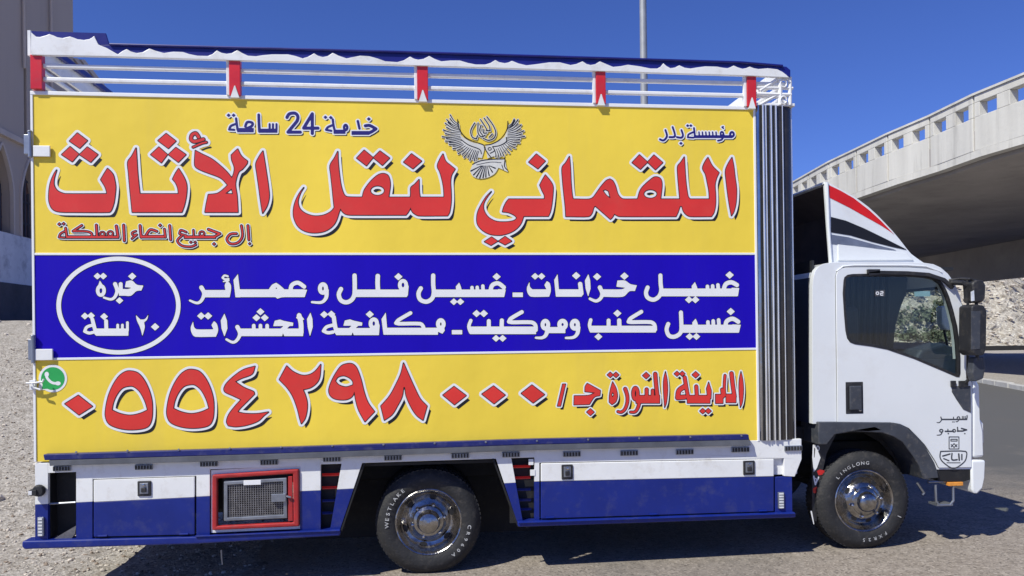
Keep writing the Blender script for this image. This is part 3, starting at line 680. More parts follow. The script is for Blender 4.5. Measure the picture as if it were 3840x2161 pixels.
# scalloped valance
W1 = [(116,121),(135,138),(150,139),(168,134),(185,128),(200,133),(215,140),(235,143),(262,137),(275,141),(290,147),(315,150),(335,147),(345,141),(353,134),(358,146),(366,162)]
W2 = [(443,203),(458,192),(475,184),(490,193),(512,199),(535,196),(560,182),(585,191),(615,199),(650,194),(685,195),(710,203),(740,209),(780,210),(797,203),(813,189),(830,198),(850,202),(870,199),(890,188),(908,199),(930,209),(960,211),(985,207),(1020,204),(1080,204),(1108,210),(1135,219),(1155,213),(1178,200),(1192,209),(1210,214),(1230,210),(1248,198),(1270,209),(1300,219),(1325,214),(1350,209),(1385,211),(1415,219),(1445,230),(1490,233),(1515,226),(1538,212),(1552,220),(1568,224),(1588,221),(1610,210),(1630,221),(1655,230),(1690,227),(1725,227),(1755,236),(1785,242),(1820,242),(1840,236),(1858,225),(1872,233),(1893,237),(1908,234),(1920,228),(1945,238),(1975,245),(2010,241),(2060,234),(2100,234),(2120,239),(2140,244),(2162,240),(2185,230),(2200,240),(2215,244),(2232,241),(2250,230),(2275,241),(2300,251),(2330,248),(2355,243),(2400,249),(2440,257),(2465,257),(2478,250),(2488,237),(2500,248),(2515,256),(2532,253),(2548,245),(2568,254),(2590,257),(2615,253),(2645,249),(2690,250),(2710,254),(2728,256),(2740,252),(2752,246),(2768,253),(2785,258),(2800,255),(2812,250),(2828,256),(2845,259),(2880,256),(2915,260),(2935,270),(2948,280)]
bot = [(2960,291),(2800,284),(2250,267),(1560,246),(860,226),(400,212),(116,206)]
yv = -.045
MB().prism(pts(W1+[(370,168),(400,180),(440,203)]+W2+bot, yv), yv, yv+.03).build('canopy_valance', m_pwh, T, bevel=.003)['label'] = 'white scalloped lower valance'
topb = [(2966,262),(2951,249),(2900,243),(2776,234),(2400,219),(2000,206),(1500,195),(1000,182),(700,174),(412,167)]
MB().prism(pts([(374,168),(400,180),(441,202)]+W2+[(2966,288)]+topb, yv), yv+.008, yv+.024).build('canopy_valance', m_tbl, T, bevel=.002)['label'] = 'dark blue upper valance'
MB().prism(pts(W1+[(372,168),(408,168),(394,123),(116,115)], yv), yv+.008, yv+.024).build('canopy_valance', m_tbl, T, bevel=.002)['label'] = 'raised blue valance at the rear'
zvt = at(1500, 195).z; zvr = at(250, 118).z; zvb = at(1500, 245).z
MB().tube([at(412, 167, yv), at(1500, 195, yv), at(2776, 234, yv), at(2935, 247, yv)], .009, 8).build('canopy_edge_tube', m_tbl, T, smooth=True)
MB().box(-.01, XS-.05, WD+.0, WD+.03, zvb, zvt).build('canopy_valance', m_pwh, T)
MB().box(-.02, .0, .0, WD, zvb, zvr).build('canopy_valance', m_pwh, T)
MB().box(XS-.07, XS-.04, .1, WD, zvb, zvt).build('canopy_valance', m_pwh, T)
for px in (116,): 
    x = at(px, 118, yv).x; MB().box(x-.015, x+.015, 0, WD, zvr-.06, zvr-.02).build('canopy_bow', m_tbl, T)
# diagonal braces and scroll of the front corner
fr = MB(); yf = -.01
for a, b, r in (((2832,330),(2972,332),.013), ((2832,353),(2966,357),.016), ((2848,342),(2925,292),.014), ((2925,292),(2962,300),.010), ((2850,393),(2912,358),.012), ((2912,358),(2952,392),.012), ((2925,290),(2925,395),.018), ((2962,290),(2962,395),.015)):
    fr.tube([at(*a, yf), at(*b, yf)], r, 8)
fr.build('front_corner_frame', m_pwh, T, smooth=True)
for cy0, sg in ((314, 1), (376, -1)):
    MB().tube([at(2938+12*math.cos(t*.6), cy0+sg*14*math.sin(t*.6), yf-.015) for t in range(11)], .006, 6).build('scroll_ornament', m_pwh, T, smooth=True)
MB().box(XR+.01, XS, -.015, .05, zs1-.004, zs1+.02).build('corner_cap', m_pwh, T, bevel=.005)

# hinges and latch on the tail edge
for (a, b, c, d), (e, g, h, i) in (((124, 547, 187, 587), (92, 495, 119, 590)), ((131, 1309, 197, 1352), (108, 1262, 126, 1362))):
    p, q = at(a, d, -.02), at(c, b, -.02)
    MB().box(p.x, q.x, -.022, -.007, p.z, q.z).build('hinge', m_pwh, T, bevel=.003)
    hg = bpy.data.objects[S.collection.objects[-1].name]
    p, q = at(e, i, -.02), at(h, g, -.02)
    mb = MB(); xm = (p.x+q.x)/2
    mb.tube([(xm+.012, -.02, p.z), (xm+.012, -.02, q.z)], .013, 12); mb.box(p.x, xm+.01, -.03, -.005, p.z+.02, q.z-.02); mb.tube([(xm+.012, -.02, q.z), (xm+.012, -.02, q.z+.012)], [.018, .008], 12)
    mb.build('hinge_pin', m_sil, hg, bevel=.003)
mb = MB(); mb.tube([at(98, 1437, -.05), at(125, 1437, -.05), at(160, 1432, -.045), at(164, 1422, -.04)], .007, 8); mb.tube([at(120, 1437, -.05), at(128, 1455, -.05), at(152, 1462, -.05)], .007, 8)
mb.box(at(118, 1440).x, at(140, 1440).x, -.03, -.003, at(118, 1462).z, at(118, 1425).z)
mb.build('door_latch', m_pwh, T, bevel=.003)

# rub rail: blue flange above a silver one
yr = -.055
def band(L1, L2, y): return pts(L1, y)+pts(list(reversed(L2)), y)
rt_ = [(161,1705),(1000,1680),(2000,1647),(2808,1630)]; rm = [(166,1727),(1000,1703),(2000,1668),(2811,1650)]; rb = [(186,1748),(1000,1725),(2000,1689),(2817,1671)]
MB().prism(band(rt_, rm, yr), yr, .0).build('rub_rail', m_dbl, T, bevel=.008)['label'] = 'dark blue upper rub rail'
MB().prism(band([(182,1728)]+rm[1:], rb, yr), yr+.002, -.001).build('rub_rail', m_gry, T, bevel=.006)['label'] = 'silver grey lower rub rail'
for k in range(14):
    x = at(300+k*190, 1700).x; z = at(300+k*190, 1692-k*4.6, yr).z
    MB().lathe([(0, -.005), (.007, -.004), (.008, 0)], (x, yr-.001, z-.006), 8).build('rivet', m_sil, T)

# ------------------------------------------------------------------ skirt
YB = [(130,1893),(295,1885),(772,1862),(1128,1843),(1885,1812),(2031,1806),(2970,1785)]
YT = [(120,1738),(1000,1712),(2000,1678),(3006,1645)]
YL = [(130,2028),(733,2014),(1275,1988),(1942,1957),(2985,1924)]
def ip(L, x):
    for a, b in zip(L, L[1:]):
        if x <= b[0] or b is L[-1]: return a[1]+(b[1]-a[1])*(x-a[0])/(b[0]-a[0])
def col(x0, x1, top=None, bot=None, x0b=None, x1b=None):
    """one skirt panel between two seams: white above the colour line, blue below"""
    x0b = x0 if x0b is None else x0b; x1b = x1 if x1b is None else x1b
    t0 = ip(YT, x0) if top is None else top[0]; t1 = ip(YT, x1) if top is None else top[1]
    b0, b1 = ip(YL, x0b), ip(YL, x1b); c0, c1 = ip(YB, x0), ip(YB, x1)
    f0 = (c0-t0)/(b0-t0); f1 = (c1-t1)/(b1-t1)
    xc0, xc1 = x0+(x0b-x0)*f0, x1+(x1b-x1)*f1
    g = 1.2
    MB().prism(pts([(x0+g, t0), (x1-g, t1), (xc1-g, c1), (xc0+g, c0)]), 0, .03).build('skirt_panel', m_pwh, T, bevel=.003)
    MB().prism(pts([(xc0+g, c0+.5), (xc1-g, c1+.5), (x1b-g, b1), (x0b+g, b0)]), 0, .03).build('skirt_panel', m_pbl, T, bevel=.003)
MB().prism(pts([(298,1733),(782,1717),(782,1784),(298,1799)]), .001, .03).build('skirt_beam', m_pwh, T, bevel=.003)
beam_b = [(120,1776),(283,1770),(350,1783),(733,1766)]
col(130, 181); col(284, 348); col(735, 788); col(1124, 1204)
col(1286, 1372, None, None, 1236, 1276); col(1846, 1912, None, None, 1938, 1962)
# beam above openings and the arch
MB().prism(pts([(130,1738),(300,1733),(300,1770),(130,1776)]), .001, .03).build('skirt_beam', m_pwh, T, bevel=.003)
MB().prism(pts([(780,1717),(1130,1706),(1130,1748),(780,1761)]), .001, .03).build('skirt_beam', m_pwh, T, bevel=.003)
MB().prism(pts([(1130,1707),(2010,1678),(2010,1716),(1368,1737),(1130,1745)]), .002, .032).build('skirt_beam', m_pwh, T, bevel=.003)
MB().prism(pts([(2012,1678),(3005,1646),(3006,1722),(2980,1788),(2940,1786),(2940,1720),(2012,1736)]), -.002, .03).build('skirt_beam', m_pwh, T, bevel=.003)
col(2003, 2024); 
MB().prism(pts([(2907,1790),(2970,1788),(2972,1924),(2907,1926)]), 0, .03).build('skirt_panel', m_pbl, T, bevel=.003)
MB().box(XS-.3, at(2995, 1700).x, .03, WD, at(2995, 1780).z, at(2995, 1655).z).build('floor_front_beam', m_pwh, T)
# locker doors, each raised, with latches
def door(x0, x1, t0, t1):
    c0, c1 = ip(YB, x0), ip(YB, x1); b0, b1 = ip(YL, x0)-10, ip(YL, x1)-10
    MB().prism(pts([(x0+4, t0-2), (x1-4, t1-2), (x1-4, b1+12), (x0+4, b0+12)]), .012, .035).build('locker_frame', m_chs, T)
    d = MB().prism(pts([(x0+2, t0), (x1-2, t1), (x1-2, c1), (x0+2, c0)]), -.006, .01).build('locker_door', m_pwh, T, bevel=.005)
    MB().prism(pts([(x0+2, c0+1), (x1-2, c1+1), (x1-2, b1), (x0+2, b0)]), -.006, .01).build('blue_panel', m_pbl, d, bevel=.005)
    return d
def latch(d, x0, x1, y0, y1):
    p, q = at(x0, y1, -.01), at(x1, y0, -.01)
    l = MB().box(p.x, q.x, -.016, -.004, p.z, q.z).build('latch', m_blp, d, bevel=.006)
    w, h = q.x-p.x, q.z-p.z
    MB().box(p.x+w*.18, q.x-w*.18, -.021, -.01, p.z+h*.16, q.z-h*.12).build('latch_plate', m_sil, d, bevel=.004)
    MB().box(p.x+w*.32, q.x-w*.32, -.032, -.012, p.z+h*.28, q.z-h*.42).build('latch_paddle', m_blp, d, bevel=.004)
    MB().lathe([(0, -.012), (.009, -.01), (.010, 0)], ((p.x+q.x)/2, -.02, q.z-h*.25), 12).build('latch_key', m_chr, d)
d = door(350, 733, 1800, 1788); latch(d, 516, 567, 1803, 1862)
d = door(2026, 2903, 1738, 1722); latch(d, 2106, 2148, 1742, 1799); latch(d, 2787, 2830, 1727, 1782)
for x in (385, 690, 2062, 2450, 2860):
    p = at(x, ip(YL, x)-12, -.01); MB().tube([(p.x-.03, -.012, p.z), (p.x+.03, -.012, p.z)], .007, 8).build('door_hinge', m_pbl, T, smooth=True)
# bottom rail
MB().prism(pts([(82,2030),(130,2029),(733,2014),(1277,1987),(1275,2010),(733,2041),(130,2060),(90,2062),(80,2050)], -.03), -.03, .09).build('bottom_rail', m_pbl, T, bevel=.012, seg=3)
MB().prism(pts([(1941,1957),(2985,1922),(2986,1942),(1943,1978)], -.03), -.03, .09).build('bottom_rail', m_pbl, T, bevel=.012, seg=3)
MB().tube([at(733, 2012, -.035), at(1274, 1990, -.035)], .007, 8).build('rail_bead', m_pbl, T, smooth=True)
MB().tube([at(1945, 1961, -.035), at(2980, 1926, -.035)], .007, 8).build('rail_bead', m_pbl, T, smooth=True)
# tail opening: dark recess with a grey gusset
p, q = at(181, 2026), at(284, 1772)
MB().box(p.x, q.x, .12, .14, p.z, q.z).box(p.x-.01, p.x+.004, .03, .14, p.z, q.z).box(q.x-.004, q.x+.01, .03, .14, p.z, q.z).build('tail_recess', m_chs, T)
MB().prism(pts([(200,2022),(288,1970),(284,2000),(268,2022)], .03), .02, .05).build('tail_gusset', m_msh, T)
MB().tube([at(182, 1890, .02), at(284, 1884, .02)], .007, 6).build('tail_bar', m_sil, T)
mb = MB(); mb.lathe([(0, -.05), (.035, -.048), (.042, -.02), (.035, 0)], tuple(at(152, 1838)), 16); mb.box(at(124, 1840).x, at(152, 1840).x, -.06, -.02, at(130, 1853).z, at(130, 1832).z)
mb.build('filler_cap', m_blp, T, bevel=.003)
MB().box(at(124, 1840).x-.002, at(136, 1840).x, -.062, -.055, at(130, 1850).z, at(130, 1835).z).build('cap_tag', m_cla, T)
# lamps: small louvred marker lamps along the beam
def marker(px, py, w=66, h=22, m=None, vert=False, name='marker_lamp'):
    p, q = at(px-w/2, py+h/2, -.005), at(px+w/2, py-h/2, -.005)
    l = MB().box(p.x, q.x, -.014, 0, p.z, q.z).build(name, m_sil, T, bevel=.004)
    n = 6; mb = MB()
    for k in range(n):
        if vert:
            a, b = p.z+(q.z-p.z)*(k+.18)/n, p.z+(q.z-p.z)*(k+.72)/n; mb.box(p.x+.008, q.x-.008, -.020, -.012, a, b)
        else:
            a, b = p.x+(q.x-p.x)*(k+.18)/n, p.x+(q.x-p.x)*(k+.72)/n; mb.box(a, b, -.020, -.012, p.z+.006, q.z-.006)
    mb.build('lens', m or m_blp, l)
for px, py in ((233,1757),(540,1752),(784,1740),(1010,1734),(1245,1722),(1474,1717),(1726,1709),(1916,1705),(2144,1703),(2359,1699),(2567,1695),(2776,1686),(2974,1681)): marker(px, py)
marker(154, 1975, 24, 72, m_cla, True); marker(2928, 1876, 22, 62, m_cla, True)
# red framed mesh window
o1 = [(795,1782),(1120,1760),(1122,1975),(795,1990)]; o2 = [(814,1796),(1098,1778),(1100,1960),(814,1974)]
fb = [(790,1765),(1124,1746),(1124,1985),(790,2000)]
MB().prism(pts(fb), .012, .03, [pts([(a, b) for a, b in o1])]).build('vent_surround', m_pwh, T)
fw_ = MB().prism(pts(o1, -.02), -.02, .02, [pts(o2, -.02)]).build('vent_frame', m_rfr, T, bevel=.010, seg=3)
MB().prism(pts([(838,1808),(1074,1793),(1076,1945),(838,1956)], -.02), -.012, .01, [pts([(852,1820),(1060,1807),(1062,1932),(852,1943)], -.02)]).build('inner_frame', m_sil, fw_, bevel=.004)
MB().prism(pts([(1080,1788),(1096,1787),(1098,1955),(1080,1956)], -.02), -.016, .0).build('vent_hinge_bar', m_rfr, fw_, bevel=.003)
me = MB(); a0, a1 = at(845, 1945, .0), at(1072, 1797, .0)
nx, nz = 26, 17
for i in range(nx+1):
    x = a0.x+(a1.x-a0.x)*i/nx; me.box(x-.003, x+.003, -.002, .001, a0.z, a1.z)
for i in range(nz+1):
    z = a0.z+(a1.z-a0.z)*i/nz; me.box(a0.x, a1.x, .001, .004, z-.003, z+.003)
me.build('wire_mesh', m_msh, fw_, fix=False)['kind'] = 'stuff'
MB().box(a0.x-.03, a1.x+.03, .05, .06, a0.z-.03, a1.z+.03).build('vent_back', m_chs, fw_)
MB().box(at(915, 1810).x, at(980, 1810).x, -.014, -.006, at(950, 1818).z, at(950, 1800).z).build('name_plate', m_wht, fw_, bevel=.002)
MB().box(at(1020, 1870).x, at(1075, 1870).x, -.030, -.010, at(1040, 1880).z, at(1040, 1850).z).tube([at(1075, 1862, -.03), at(1092, 1866, -.03)], .008, 8).build('vent_latch', m_sil, fw_, bevel=.004)
# slots with curved louvres, red above and blue below
def slot(L, R_, ts):
    ys = [L[0][1], L[1][1]]
    p0, p1 = at(L[0][0], L[0][1]), at(L[1][0], L[1][1]); q0, q1 = at(R_[0][0], R_[0][1]), at(R_[1][0], R_[1][1])
    for t in ts:
        z = p0.z+(p1.z-p0.z)*t; x0 = p0.x+(p1.x-p0.x)*t; x1 = q0.x+(q1.x-q0.x)*t
        mm = m_prd if t < .45 else m_pbl
        mb = MB(); H = .013
        sec = [(-.012+.030*(j/5)**2, -H+2*H*j/5) for j in range(6)]
        v = []; 
        for xx in (x0, x1): v += [(xx, .004+.02-yy, z+zz) for yy, zz in sec]
        mb.add(v, [(j, j+1, j+7, j+6) for j in range(5)]); mb.build('louvre', mm, T, smooth=True, fix=False)
slot([(1206,1742),(1206,1986)], [(1290,1738),(1233,1984)], (.17,.37,.57,.76))
slot([(1914,1716),(1962,1962)], [(1990,1714),(1996,1960)], (.15,.32,.50,.66,.80))
for x0, x1, y0, y1 in ((1200,1292,1986,1735),(1912,2004,1962,1712)):
    p, q = at(x0, y0, .07), at(x1, y1, .07); MB().box(p.x, q.x, .07, .08, p.z, q.z).build('slot_back', m_chs, T)
for x, y in ((1982,1722),(1988,1762)): MB().box(at(x, y).x, at(x+18, y).x, -.004, .004, at(x, y+22).z, at(x, y).z).build('slot_plate', m_pwh, T)
# arch returns
for a, b in (((1369,1737),(1276,2010)), ((1846,1720),(1941,1976))):
    p, q = at(*a), at(*b); s_ = .012 if a[0] < 1500 else -.012
    MB().add([(p.x, .002, p.z), (q.x, .002, q.z), (q.x, .25, q.z), (p.x, .25, p.z), (p.x-s_, .002, p.z), (q.x-s_, .002, q.z), (q.x-s_, .25, q.z), (p.x-s_, .25, p.z)], [(0, 1, 2, 3), (7, 6, 5, 4), (0, 4, 5, 1), (1, 5, 6, 2), (2, 6, 7, 3), (3, 7, 4, 0)]).build('arch_return', m_chs, T)

# ------------------------------------------------------------------ chassis, axles, far side
zfl = at(1500, 1735).z
MB().box(.02, XS-.06, .04, WD-.02, zfl, zfl+.07).build('cargo_floor', m_chs, T)
for y in (.62, 1.42): MB().box(.1, 6.75, y, y+.08, .60, .80).build('chassis_rail', m_chs, T, bevel=.01)
for x in (.6, 1.5, 2.2, 3.2, 4.1, 5.0, 5.8): MB().box(x, x+.08, .7, 1.42, .62, .78).build('cross_member', m_chs, T)
MB().tube([(2.674, .35, .375), (2.674, 1.75, .375)], .06, 14).lathe([(.0, -.17), (.12, -.15), (.19, -.05), (.19, .05), (.12, .15), (0, .17)], (2.674, 1.06, .38), 20).build('rear_axle', m_chs, T, smooth=True)
MB().tube([(6.086, .35, .40), (6.086, 1.75, .40)], .045, 12).build('front_axle', m_chs, T, smooth=True)
MB().tube([(2.9, 1.06, .42), (5.3, 1.06, .62)], .045, 12).build('drive_shaft', m_chs, T, smooth=True)
MB().box(3.5, 4.6, .25, .62, .42, .80).build('fuel_tank', m_chs, T, bevel=.06)
MB().box(.15, 1.2, .25, 1.8, .46, .78).build('spare_carrier', m_chs, T, bevel=.03)
MB().box(5.3, 6.9, .68, 1.45, .48, 1.0).build('engine', m_chs, T, bevel=.05)
for px in ((.02, 2.05), (3.42, XS-.02)):
    MB().box(px[0], px[1], WD-.03, WD, .34, zfl).build('skirt_panel', m_pbl, T)
MB().box(2.05, 3.42, WD-.03, WD, .86, zfl).build('skirt_panel', m_pwh, T)
for x in (1.98, 3.40): MB().box(x, x+.012, .1, .62, .30, .9).build('mud_flap', m_blp, T)
MB().box(1.95, 3.45, .06, .9, zfl-.03, zfl-.01).build('wheel_liner', m_chs, T)
MB().box(.0, .03, .05, WD-.05, .33, zfl).build('tail_skirt', m_pbl, T)
MB().box(1.7, 3.7, .72, .74, .12, 1.0).build('arch_shade_sheet', m_chs, T)  # dark sheet added behind the wheel to keep the arch black
# hanging strap under the tail
MB().tube([at(830, 2062, .25), at(831, 2090, .25), at(834, 2118, .25)], .006, 6).build('chain', m_sil, T)

# ------------------------------------------------------------------ wheels
RW = .385
tyre = [(.232, .02), (.240, .004), (.252, -.004), (.275, -.012), (.305, -.016), (.335, -.012), (.358, .004), (.372, .018), (.378, .024), (.3845, .030), (.3848, .075), (.378, .078), (.378, .086), (.3848, .088), (.385, .115), (.378, .118), (.378, .126), (.385, .128), (.3845, .19), (.372, .204), (.335, .225), (.30, .228), (.25, .215), (.232, .20), (.232, .02)]
def wheel(x, z, y, dish, names, mirror=1, detail=True):
    t = MB().lathe(tyre, (0, 0, 0), 72).build('wheel', m_rub, T, smooth=True)
    # tread blocks
    tb = MB()
    for k in range(72):
        a = 2*math.pi*k/72; c, s = math.cos(a), math.sin(a)
        for y0, y1, sh in ((.026, .072, 0), (.148, .194, .04)):
            a0, a1 = a+sh, a+sh+.05
            v = []
            for aa in (a0, a1):
                for yy in (y0, y1):
                    for rr in (.382, .3885): v.append((rr*math.cos(aa), yy, rr*math.sin(aa)))
            tb.add(v, [(0, 1, 3, 2), (4, 6, 7, 5), (0, 4, 5, 1), (2, 3, 7, 6), (1, 5, 7, 3), (0, 2, 6, 4)])
    tb.build('tread', m_rub, t, fix=False)['kind'] = 'stuff'
    if dish:   # rear wheel: deep concave disc
        prof = [(.244, .03), (.246, .0), (.240, -.004), (.232, .0), (.226, .012), (.216, .030), (.208, .055), (.190, .075), (.165, .082), (.140, .068), (.118, .060), (.112, .052), (.110, .03), (.088, .018), (.080, -.02), (.070, -.045), (.045, -.056), (0, -.060)]
    else:
        prof = [(.244, .03), (.246, .0), (.240, -.004), (.232, .0), (.226, .012), (.214, .028), (.205, .050), (.190, .060), (.170, .045), (.150, .012), (.135, -.006), (.112, -.012), (.105, -.022), (.080, -.030), (.072, -.060), (.055, -.075), (.030, -.082), (0, -.083)]
    rim = MB().lathe(prof, (0, 0, 0), 64).build('rim', m_rim, t, smooth=True)
    hr = .178 if dish else .160; hy = .074 if dish else .026
    for k in range(8 if not dish else 6):
        a = 2*math.pi*(k+.3)/(8 if not dish else 6)
        mb = MB(); r = .021
        v = [(hr*math.cos(a)+math.cos(a)*r*.75*math.cos(u)-math.sin(a)*r*1.3*math.sin(u), hy-.007 - .35*(r*.75*math.cos(u) if not dish else 0)*-1 - (.008 if not dish else 0), hr*math.sin(a)+math.sin(a)*r*.75*math.cos(u)+math.cos(a)*r*1.3*math.sin(u)) for u in [2*math.pi*j/12 for j in range(12)]]
        mb.add(v, [tuple(range(12))]); mb.build('hand_hole', m_chs, t, fix=False)
    nr = .120; ny = .055 if dish else -.012
    for k in range(6):
        a = 2*math.pi*k/6+.2
        MB().lathe([(0, -.034), (.008, -.032), (.0125, -.026), (.0125, 0), (.017, .006)], (nr*math.cos(a), ny, nr*math.sin(a)), 6).build('wheel_nut', m_chr, t, smooth=False)
    if names:
        for txt, a0, step, size in names:
            mb = MB()
            for i, ch in enumerate(txt):
                if ch == ' ': continue
                cu = bpy.data.curves.new('lettering', 'FONT'); cu.body = ch; cu.size = size; cu.align_x = 'CENTER'; cu.extrude = .0; cu.offset = .0006
                to = bpy.data.objects.new('tmp', cu); me_ = bpy.data.meshes.new_from_object(to)
                a = R(a0-i*step); rad = .290
                vs = []
                for q in me_.vertices:
                    lx, ly = q.co.x*1.15, q.co.y
                    rr = rad+ly; vs.append((rr*math.cos(a)+lx*math.sin(a), -.0215, rr*math.sin(a)-lx*math.cos(a)))
                mb.add(vs, [tuple(p.vertices) for p in me_.polygons])
                bpy.data.objects.remove(to); bpy.data.meshes.remove(me_)
            mb.build('lettering', m_tlt, t, fix=False)
    t.location = Vector((x, y, z))
    if mirror < 0: t.rotation_euler = (0, 0, math.pi)
    return t
wheel(2.674, .372, .10, True, [('WESTLAKE', 181, 7.6, .038), ('CR960A', -8, 9, .036)])
wheel(6.086, .403, .12, False, [('LINGLONG', 140, 7.6, .036), ('FXR25', -58, 9, .036), ('I', -25, 9, .046)])
for x, z, y in ((2.674, .372, .37), (2.674, .372, WD-.10+.0), (2.674, .372, WD-.37), (6.086, .403, WD-.12)):
    o = MB().lathe(tyre, (0, 0, 0), 40).build('wheel', m_rub, T, smooth=True); mb = MB().lathe([(.235, .1), (.18, .09), (0, .09)], (0, 0, 0), 24).build('rim', m_sil, o)
    o.location = (x, y, z)
    if y > 1: o.rotation_euler = (0, 0, math.pi)
# ------------------------------------------------------------------ cab
yc = .10; CW = 2.06
out = [(3047,1590),(3046,1300),(3047,1070),(3050,1040),(3058,1014),(3072,998),(3091,989),(3123,984),(3300,983),(3430,984),(3466,986),(3500,991),(3527,1003),(3555,1027),(3580,1062),(3600,1110),(3614,1170),(3622,1263),(3627,1404),(3644,1437),(3646,1525),(3645,1700),(3645,1760),(3512,1761),(3500,1736),(3461,1674),(3430,1640),(3403,1612),(3370,1596),(3345,1590)]
win = [(3163,1055),(3166,1042),(3176,1034),(3195,1031),(3244,1030),(3405,1031),(3470,1036),(3502,1043),(3527,1061),(3541,1085),(3553,1113),(3568,1162),(3583,1223),(3591,1283),(3595,1344),(3595,1400),(3592,1412),(3584,1411),(3506,1378),(3426,1344),(3325,1309),(3264,1297),(3204,1289),(3186,1282),(3176,1268),(3170,1240),(3165,1182),(3160,1101)]
O = pts(out, yc); Wn = pts(win, yc)
def shrink(L, d):
    n = len(L); a = sum(L[i][0]*L[(i+1) % n][1]-L[(i+1) % n][0]*L[i][1] for i in range(n)); s = 1 if a > 0 else -1
    r = []
    for i in range(n):
        p, q, t = L[i-1], L[i], L[(i+1) % n]
        e1 = Vector((q[0]-p[0], q[1]-p[1])).normalized(); e2 = Vector((t[0]-q[0], t[1]-q[1])).normalized()
        nn = Vector((-(e1.y+e2.y), e1.x+e2.x)); nn = nn.normalized()*s if nn.length > 1e-6 else Vector((0, 0))
        r.append((q[0]+nn.x*d, q[1]+nn.y*d))
    return r
MB().prism(O, yc, yc+.07, [Wn]).build('cab_side', m_cab, T, bevel=.030, seg=4, smooth=True)
MB().prism(O, CW-.07, CW, [Wn]).build('cab_side', m_cab, T, bevel=.030, seg=4)
def strip(L, th, y0, y1, name, m, bevel=0, par=None):
    n = len(L); q = []
    for i in range(n):
        a = L[max(i-1, 0)]; b = L[min(i+1, n-1)]; e = Vector((b[0]-a[0], b[1]-a[1])).normalized(); q.append((L[i][0]+e.y*th, L[i][1]-e.x*th))
    v = []; f = []
    for (a, b), (c, d) in zip(L, q): v += [(a, y0, b), (a, y1, b), (c, y0, d), (c, y1, d)]
    for i in range(n-1):
        o = i*4; f += [(o, o+1, o+5, o+4), (o+2, o+6, o+7, o+3), (o, o+4, o+6, o+2), (o+1, o+3, o+7, o+5)]
    f += [(0, 2, 3, 1), (4*n-4, 4*n-3, 4*n-1, 4*n-2)]
    return MB().add(v, f).build(name, m, par or T, bevel=bevel, smooth=True)
ys, ye = yc+.05, CW-.05
strip(pts(out[0:4], yc), .02, ys, ye, 'cab_back', m_nvb)
strip(pts(out[3:15], yc), .03, ys, ye, 'cab_roof', m_cab)
ws = strip(pts(out[14:19], yc), .006, ys, ye, 'windscreen', m_gls2)
strip(pts(out[18:23], yc), .03, ys, ye, 'cab_front', m_cab)
MB().box(O[14][0]-.02, O[14][0]+.01, ys, ye, O[14][1]-.04, O[14][1]+.01).build('windscreen_frame', m_blp, T)
# door: proud skin with its own gap
dr = [(3139,1588),(3136,1300),(3133,1040),(3137,1022),(3148,1010),(3168,1004),(3244,1003),(3405,1004),(3470,1008),(3515,1018),(3545,1038),(3572,1082),(3592,1130),(3607,1180),(3614,1263),(3619,1404),(3636,1440),(3640,1525),(3640,1752),(3518,1754),(3506,1730),(3466,1668),(3434,1634),(3406,1606),(3372,1590),(3345,1585)]
D_ = pts(dr, yc)
MB().prism(shrink(D_, -.0035), yc-.001, yc+.004, [shrink(Wn, -.03)]).build('door_gap', m_blp, T)
dor = MB().prism(D_, yc-.010, yc+.004, [shrink(Wn, -.004)]).build('door', m_cab, T, bevel=.006, seg=3, smooth=True)
MB().prism(shrink(Wn, -.006), yc-.014, yc+.02, [shrink(Wn, .014)]).build('window_seal', m_blp, dor, bevel=.003)
MB().prism(shrink(Wn, .012), yc+.006, yc+.010).build('side_window', m_gls, dor)
# second frame step under the roof gutter
gl = pts([(3136,1018),(3160,1000),(3200,996),(3400,996),(3470,1000),(3530,1022)], yc)
MB().tube([(a, yc-.006, b) for a, b in gl], .006, 8).build('rain_gutter', m_cab, T, smooth=True)
vz = pts([(3255,1022),(3300,1016),(3400,1018),(3480,1024),(3540,1044),(3575,1075)], yc-.02)
strip([(a, b) for a, b in vz], .028, yc-.035, yc-.012, 'window_visor', m_blp, par=T)
p, q = at(3255, 1026, yc-.03), at(3300, 1010, yc-.03); MB().box(p.x, q.x, yc-.035, yc-.01, p.z, q.z).build('visor_clip', m_blp, T, bevel=.003)
# handle recess
p, q = at(3172, 1553, yc-.01), at(3236, 1432, yc-.01)
MB().box(p.x, q.x, yc-.013, yc-.004, p.z, q.z).build('door_handle', m_blp, dor, bevel=.02, seg=4)
MB().box(p.x+.025, q.x-.02, yc-.030, yc-.013, p.z+.03, q.z-.03).build('handle_grip', m_slt, dor, bevel=.008)
MB().lathe([(0, -.006), (.012, -.005), (.014, 0)], (q.x-.03, yc-.014, p.z+.03), 14).build('key_lock', m_chr, dor)
# dark corner lamp and trim at the door's front edge
MB().prism(pts([(3570,1448),(3640,1448),(3641,1548),(3612,1535),(3588,1500),(3570,1470)], yc-.014), yc-.016, yc-.008).build('corner_trim', m_slt, dor, bevel=.003)
for a, b in (((3566,1428),(3584,1452)), ((3596,1428),(3630,1452))):
    p, q = at(a[0], b[1], yc-.02), at(b[0], a[1], yc-.02); MB().box(p.x, q.x, yc-.026, yc-.012, p.z, q.z).build('mirror_mount', m_blp, T, bevel=.003)
